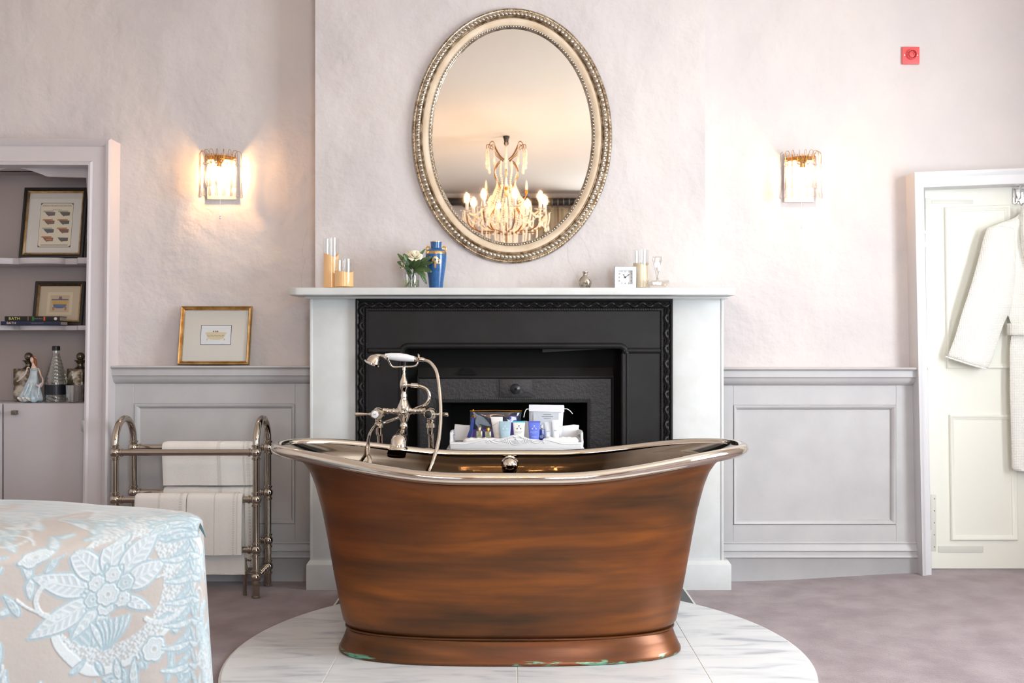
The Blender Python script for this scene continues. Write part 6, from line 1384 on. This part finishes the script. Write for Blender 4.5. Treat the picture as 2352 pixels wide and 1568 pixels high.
for k in range(6):                                              # upper sprays
    a = PI / 6 + k * PI / 3; m = MB(); h1, h2 = CZ(364), CZ(326)
    m.tube(cr([pc_(.02, a, h1), pc_(.06, a, h1 + .03), pc_(.10, a, CZ(340)), pc_(.125, a, h2), pc_(.155, a, CZ(330)), pc_(.17, a, CZ(342))], 5), .004, 6)
    m.tube(cr([pc_(.03, a, CZ(368)), pc_(.10, a, CZ(352)), pc_(.14, a, CZ(336)), pc_(.185, a, CZ(335)), pc_(.19, a, CZ(344))], 5), .0035, 6); m.build('upper_arm', M['brown'], ch)
    strand([pc_(.17, a, CZ(344)), pc_(.17, a, CZ(362)), pc_(.165, a, CZ(378))]); strand([pc_(.19, a, CZ(346)), pc_(.195, a, CZ(356)), pc_(.19, a, CZ(366))])
    strand([pc_(.12, a, CZ(332)), pc_(.12, a, CZ(345)), pc_(.115, a, CZ(358))])
    m = MB(); m.tube(cr([pc_(.03, a, CZ(366)), pc_(.075, a, CZ(372)), pc_(.11, a, CZ(388)), pc_(.11, a, CZ(402)), pc_(.075, a, CZ(420)), pc_(.05, a, CZ(440)), pc_(.09, a, CZ(470)), pc_(.16, a, CZ(505)), pc_(.10, a, CZ(532)), pc_(.02, a, CZ(530))], 5), .005, 6); m.build('cage_rib', M['brown'], ch)
    strand([pc_(.11, a, CZ(396)), pc_(.085, a, CZ(420)), pc_(.12, a, CZ(445)), pc_(.16, a, CZ(470)), pc_(.15, a, CZ(505)), pc_(.08, a, CZ(528))], n=6, tail=False)
    strand([pc_(.085, a + .5, CZ(372)), pc_(.095, a + .5, CZ(390)), pc_(.07, a + .5, CZ(420)), pc_(.10, a + .5, CZ(450)), pc_(.13, a + .5, CZ(480))], n=6)
M['cbulb'] = mat('lit_candle_bulb', (1, .8, .6), .3, emit=(1, .62, .30), estr=460)
M['offbulb'] = mat('frosted_candle_bulb', srgb(236, 232, 226), .3)
for k in range(4):                                              # small unlit middle tier
    a = k * PI / 2 + (0 if k % 2 else 0); m = MB(); m.tube(cr([pc_(.05, a, CZ(458)), pc_(.10, a, CZ(465)), pc_(.15, a, CZ(455)), pc_(.17, a, CZ(442))], 5), .0045, 6); m.build('middle_arm', M['brown'], ch)
    m = MB(); m.lathe([(.006, 0), (.014, .006), (.014, .02), (.012, .028)], pc_(.17, a, CZ(442)), 12); c_ = m.build('candle_socket', M['goldbright'], ch)
    m = MB(); m.lathe([(.010, 0), (.012, .02), (.008, .06), (.001, .085)], pc_(.17, a, CZ(434)), 12); m.build('candle_bulb', M['offbulb'], c_)
for k in range(8):                                              # lit lower tier
    a = PI / 8 + k * PI / 4 + .18; R_ = .335; m = MB()
    m.tube(cr([pc_(.02, a, CZ(538)), pc_(.12, a, CZ(531)), pc_(.24, a, CZ(530)), pc_(.32, a, CZ(515)), pc_(R_, a, CZ(490))], 5), .0055, 6); arm = m.build('lower_arm', M['brown'], ch)
    m = MB(); m.lathe([(.008, -.006), (.05, .004), (.052, .008), (.008, .004)], pc_(R_, a, CZ(486)), 14); m.build('drip_pan', M['crystal'], arm)
    m = MB(); m.lathe([(.014, 0), (.014, .07)], pc_(R_, a, CZ(484)), 12); m.build('candle_tube', M['porcelain'], arm)
    m = MB(); m.lathe([(.010, 0), (.019, .02), (.018, .035), (.008, .065), (.001, .075)], pc_(R_, a, CZ(484) + .07), 14); m.build('candle_bulb', M['cbulb'], arm)
    for s_ in (-.12, .12): strand([pc_(R_ + .03, a + s_, CZ(488)), pc_(R_ + .03, a + s_, CZ(500)), pc_(R_ + .02, a + s_, CZ(512))], .006, 4)
    b_ = a + PI / 4; strand([pc_(R_, a, CZ(492))] + [pc_(R_ - .03, lerp(a, b_, t), CZ(492 + 26 * 4 * t * (1 - t))) for t in (.25, .5, .75)] + [pc_(R_, b_, CZ(492))], .0065, 5, tail=False)
    strand([pc_(.13, a, CZ(450)), pc_(.20, a, CZ(480)), pc_(.27, a, CZ(494)), pc_(R_ - .02, a, CZ(490))], .0065, 6, tail=False)
    strand([pc_(.05, a, CZ(425)), pc_(.10, a, CZ(450)), pc_(.15, a, CZ(480)), pc_(.20, a, CZ(512)), pc_(.14, a, CZ(530))], .0065, 6, tail=False)
    strand([pc_(.20, a + .2, CZ(462)), pc_(.21, a + .2, CZ(480)), pc_(.20, a + .2, CZ(500))], .0065, 6); strand([pc_(.10, a + .3, CZ(470)), pc_(.12, a + .3, CZ(490)), pc_(.10, a + .3, CZ(520))], .0065, 7)
    strand([pc_(.26, a + .3, CZ(528)), pc_(.26, a + .3, CZ(540)), pc_(.25, a + .3, CZ(552))], .0065, 5)
    strand([pc_(.17, a, CZ(531)), pc_(.17, a, CZ(545)), pc_(.165, a, CZ(556))], .0065, 4); strand([pc_(.08, a, CZ(536)), pc_(.08, a, CZ(550)), pc_(.07, a, CZ(565))], .0065, 5)

# ------------------------------------------------------------------ curtains behind the camera, seen in the mirror
cm = mat('taupe_striped_curtain', srgb(206, 188, 158), .8, col2=srgb(120, 104, 86), cscale=2, cstretch=(14, 14, .3))
pm = mat('dark_curtain_pole', srgb(52, 50, 52), .3, .3)
def curtain(x0, x1, label):
    o = thing('curtain', label, 'curtain', ((x0 + x1) / 2, RY0 + .13, .03), 'full length taupe curtains'); m = MB(); n = int((x1 - x0) / .008); rows = []
    for j in range(16):
        t = j / 15; rows.append([Vector((x0 + (x1 - x0) * i / n, RY0 + .13 + (.020 + .018 * t) * sin(i * .40 + .3 * sin(i * .05)) + .006 * sin(i * 1.1), 2.655 - 2.625 * t)) for i in range(n + 1)])
    m.grid(rows); m.build('curtain_cloth', cm, o, solid=.003, angle=80)
    m = MB(); m.grid([[Vector((x0 + (x1 - x0) * i / n, RY0 + .125 + .014 * sin(i * .42), z)) for i in range(n + 1)] for z in (2.668, 2.655)]); m.build('header_tape', cm, o, solid=.004)
curtain(.30, .80, 'taupe pleated curtain reflected in the mirror beside the chandelier'); curtain(2.08, 2.5, 'taupe pleated curtain on the window behind the camera, door end')
curtain(-2.75, -2.32, 'taupe pleated curtain on the window behind the camera, bed end'); curtain(-1.10, -.82, 'narrow taupe curtain on the bed end window behind the camera')
for x0, x1, lb in ((.16, 2.7, 'dark curtain pole with rings reflected at the mirror edge by the curtain'), (-2.8, -.52, 'dark curtain pole with ball finial reflected across from the pleated curtain')):
    o = thing('curtain_pole', lb, 'curtain pole', ((x0 + x1) / 2, RY0 + .13, 2.70), 'curtain poles behind the camera'); m = MB(); m.tube([(x0, RY0 + .13, 2.735), (x1, RY0 + .13, 2.735)], .045, 16); m.build('pole', pm, o)
    m = MB(); 
    for e in ((x0, x1)): m.ball((e, RY0 + .13, 2.735), .07, 16, 12)
    m.build('finial', pm, o)
    for xb in (x0 + .12, x1 - .12): m = MB(); m.box(xb - .012, xb + .012, RY0 + .001, RY0 + .13, 2.72, 2.75); m.build('bracket', pm, o)
    for k in range(9):
        m = MB(); xx = (x0 + .17 + k * .065) if x0 > 0 else (x1 - .25 - k * .05 if k < 5 else x0 + .1 + k * .04); c = Vector((xx, RY0 + .13, 2.728)); m.tube([c + Vector((0, .056 * cos(t), .056 * sin(t))) for t in [2 * PI * j / 18 for j in range(18)]], .005, 8, closed=True); m.build('curtain_ring', M['nickeldark'], o)

# ------------------------------------------------------------------ light: daylight through the windows, lamps
w = bpy.data.worlds.new('world'); SC.world = w; w.use_nodes = True; bg = w.node_tree.nodes['Background']; bg.inputs[0].default_value = (.80, .90, 1, 1); bg.inputs[1].default_value = 3.0
def area(nm, loc, rot, sx, sy, power, col):
    l = bpy.data.lights.new(nm, 'AREA'); l.shape = 'RECTANGLE'; l.size = sx; l.size_y = sy; l.energy = power; l.color = col
    ob = bpy.data.objects.new(nm, l); COL.objects.link(ob); ob.location = loc; ob.rotation_euler = rot; return ob
day = (.86, .93, 1)
for i, (a, b, c, d_) in enumerate(WIN): area('window_daylight', ((a + b) / 2, RY0 - .25, (c + d_) / 2), (PI / 2, 0, 0), b - a, d_ - c, (34, 235)[i], day)
area('window_daylight', (RX1 + .25, (EWY[0] + EWY[1]) / 2, (EWY[2] + EWY[3]) / 2), (0, PI / 2, 0), EWY[3] - EWY[2], EWY[1] - EWY[0], 385, (.93, .97, 1))
SC.view_settings.view_transform = 'Standard'; SC.view_settings.look = 'None'; SC.view_settings.gamma = 1; SC.view_settings.use_curve_mapping = False
SC.view_settings.exposure = -0.7
SC.cycles.use_denoising = True; SC.cycles.max_bounces = 10; SC.cycles.diffuse_bounces = 5; SC.cycles.glossy_bounces = 6; SC.cycles.transparent_max_bounces = 24
SC.cycles.sample_clamp_indirect = 6; SC.cycles.caustics_refractive = False; SC.cycles.caustics_reflective = False
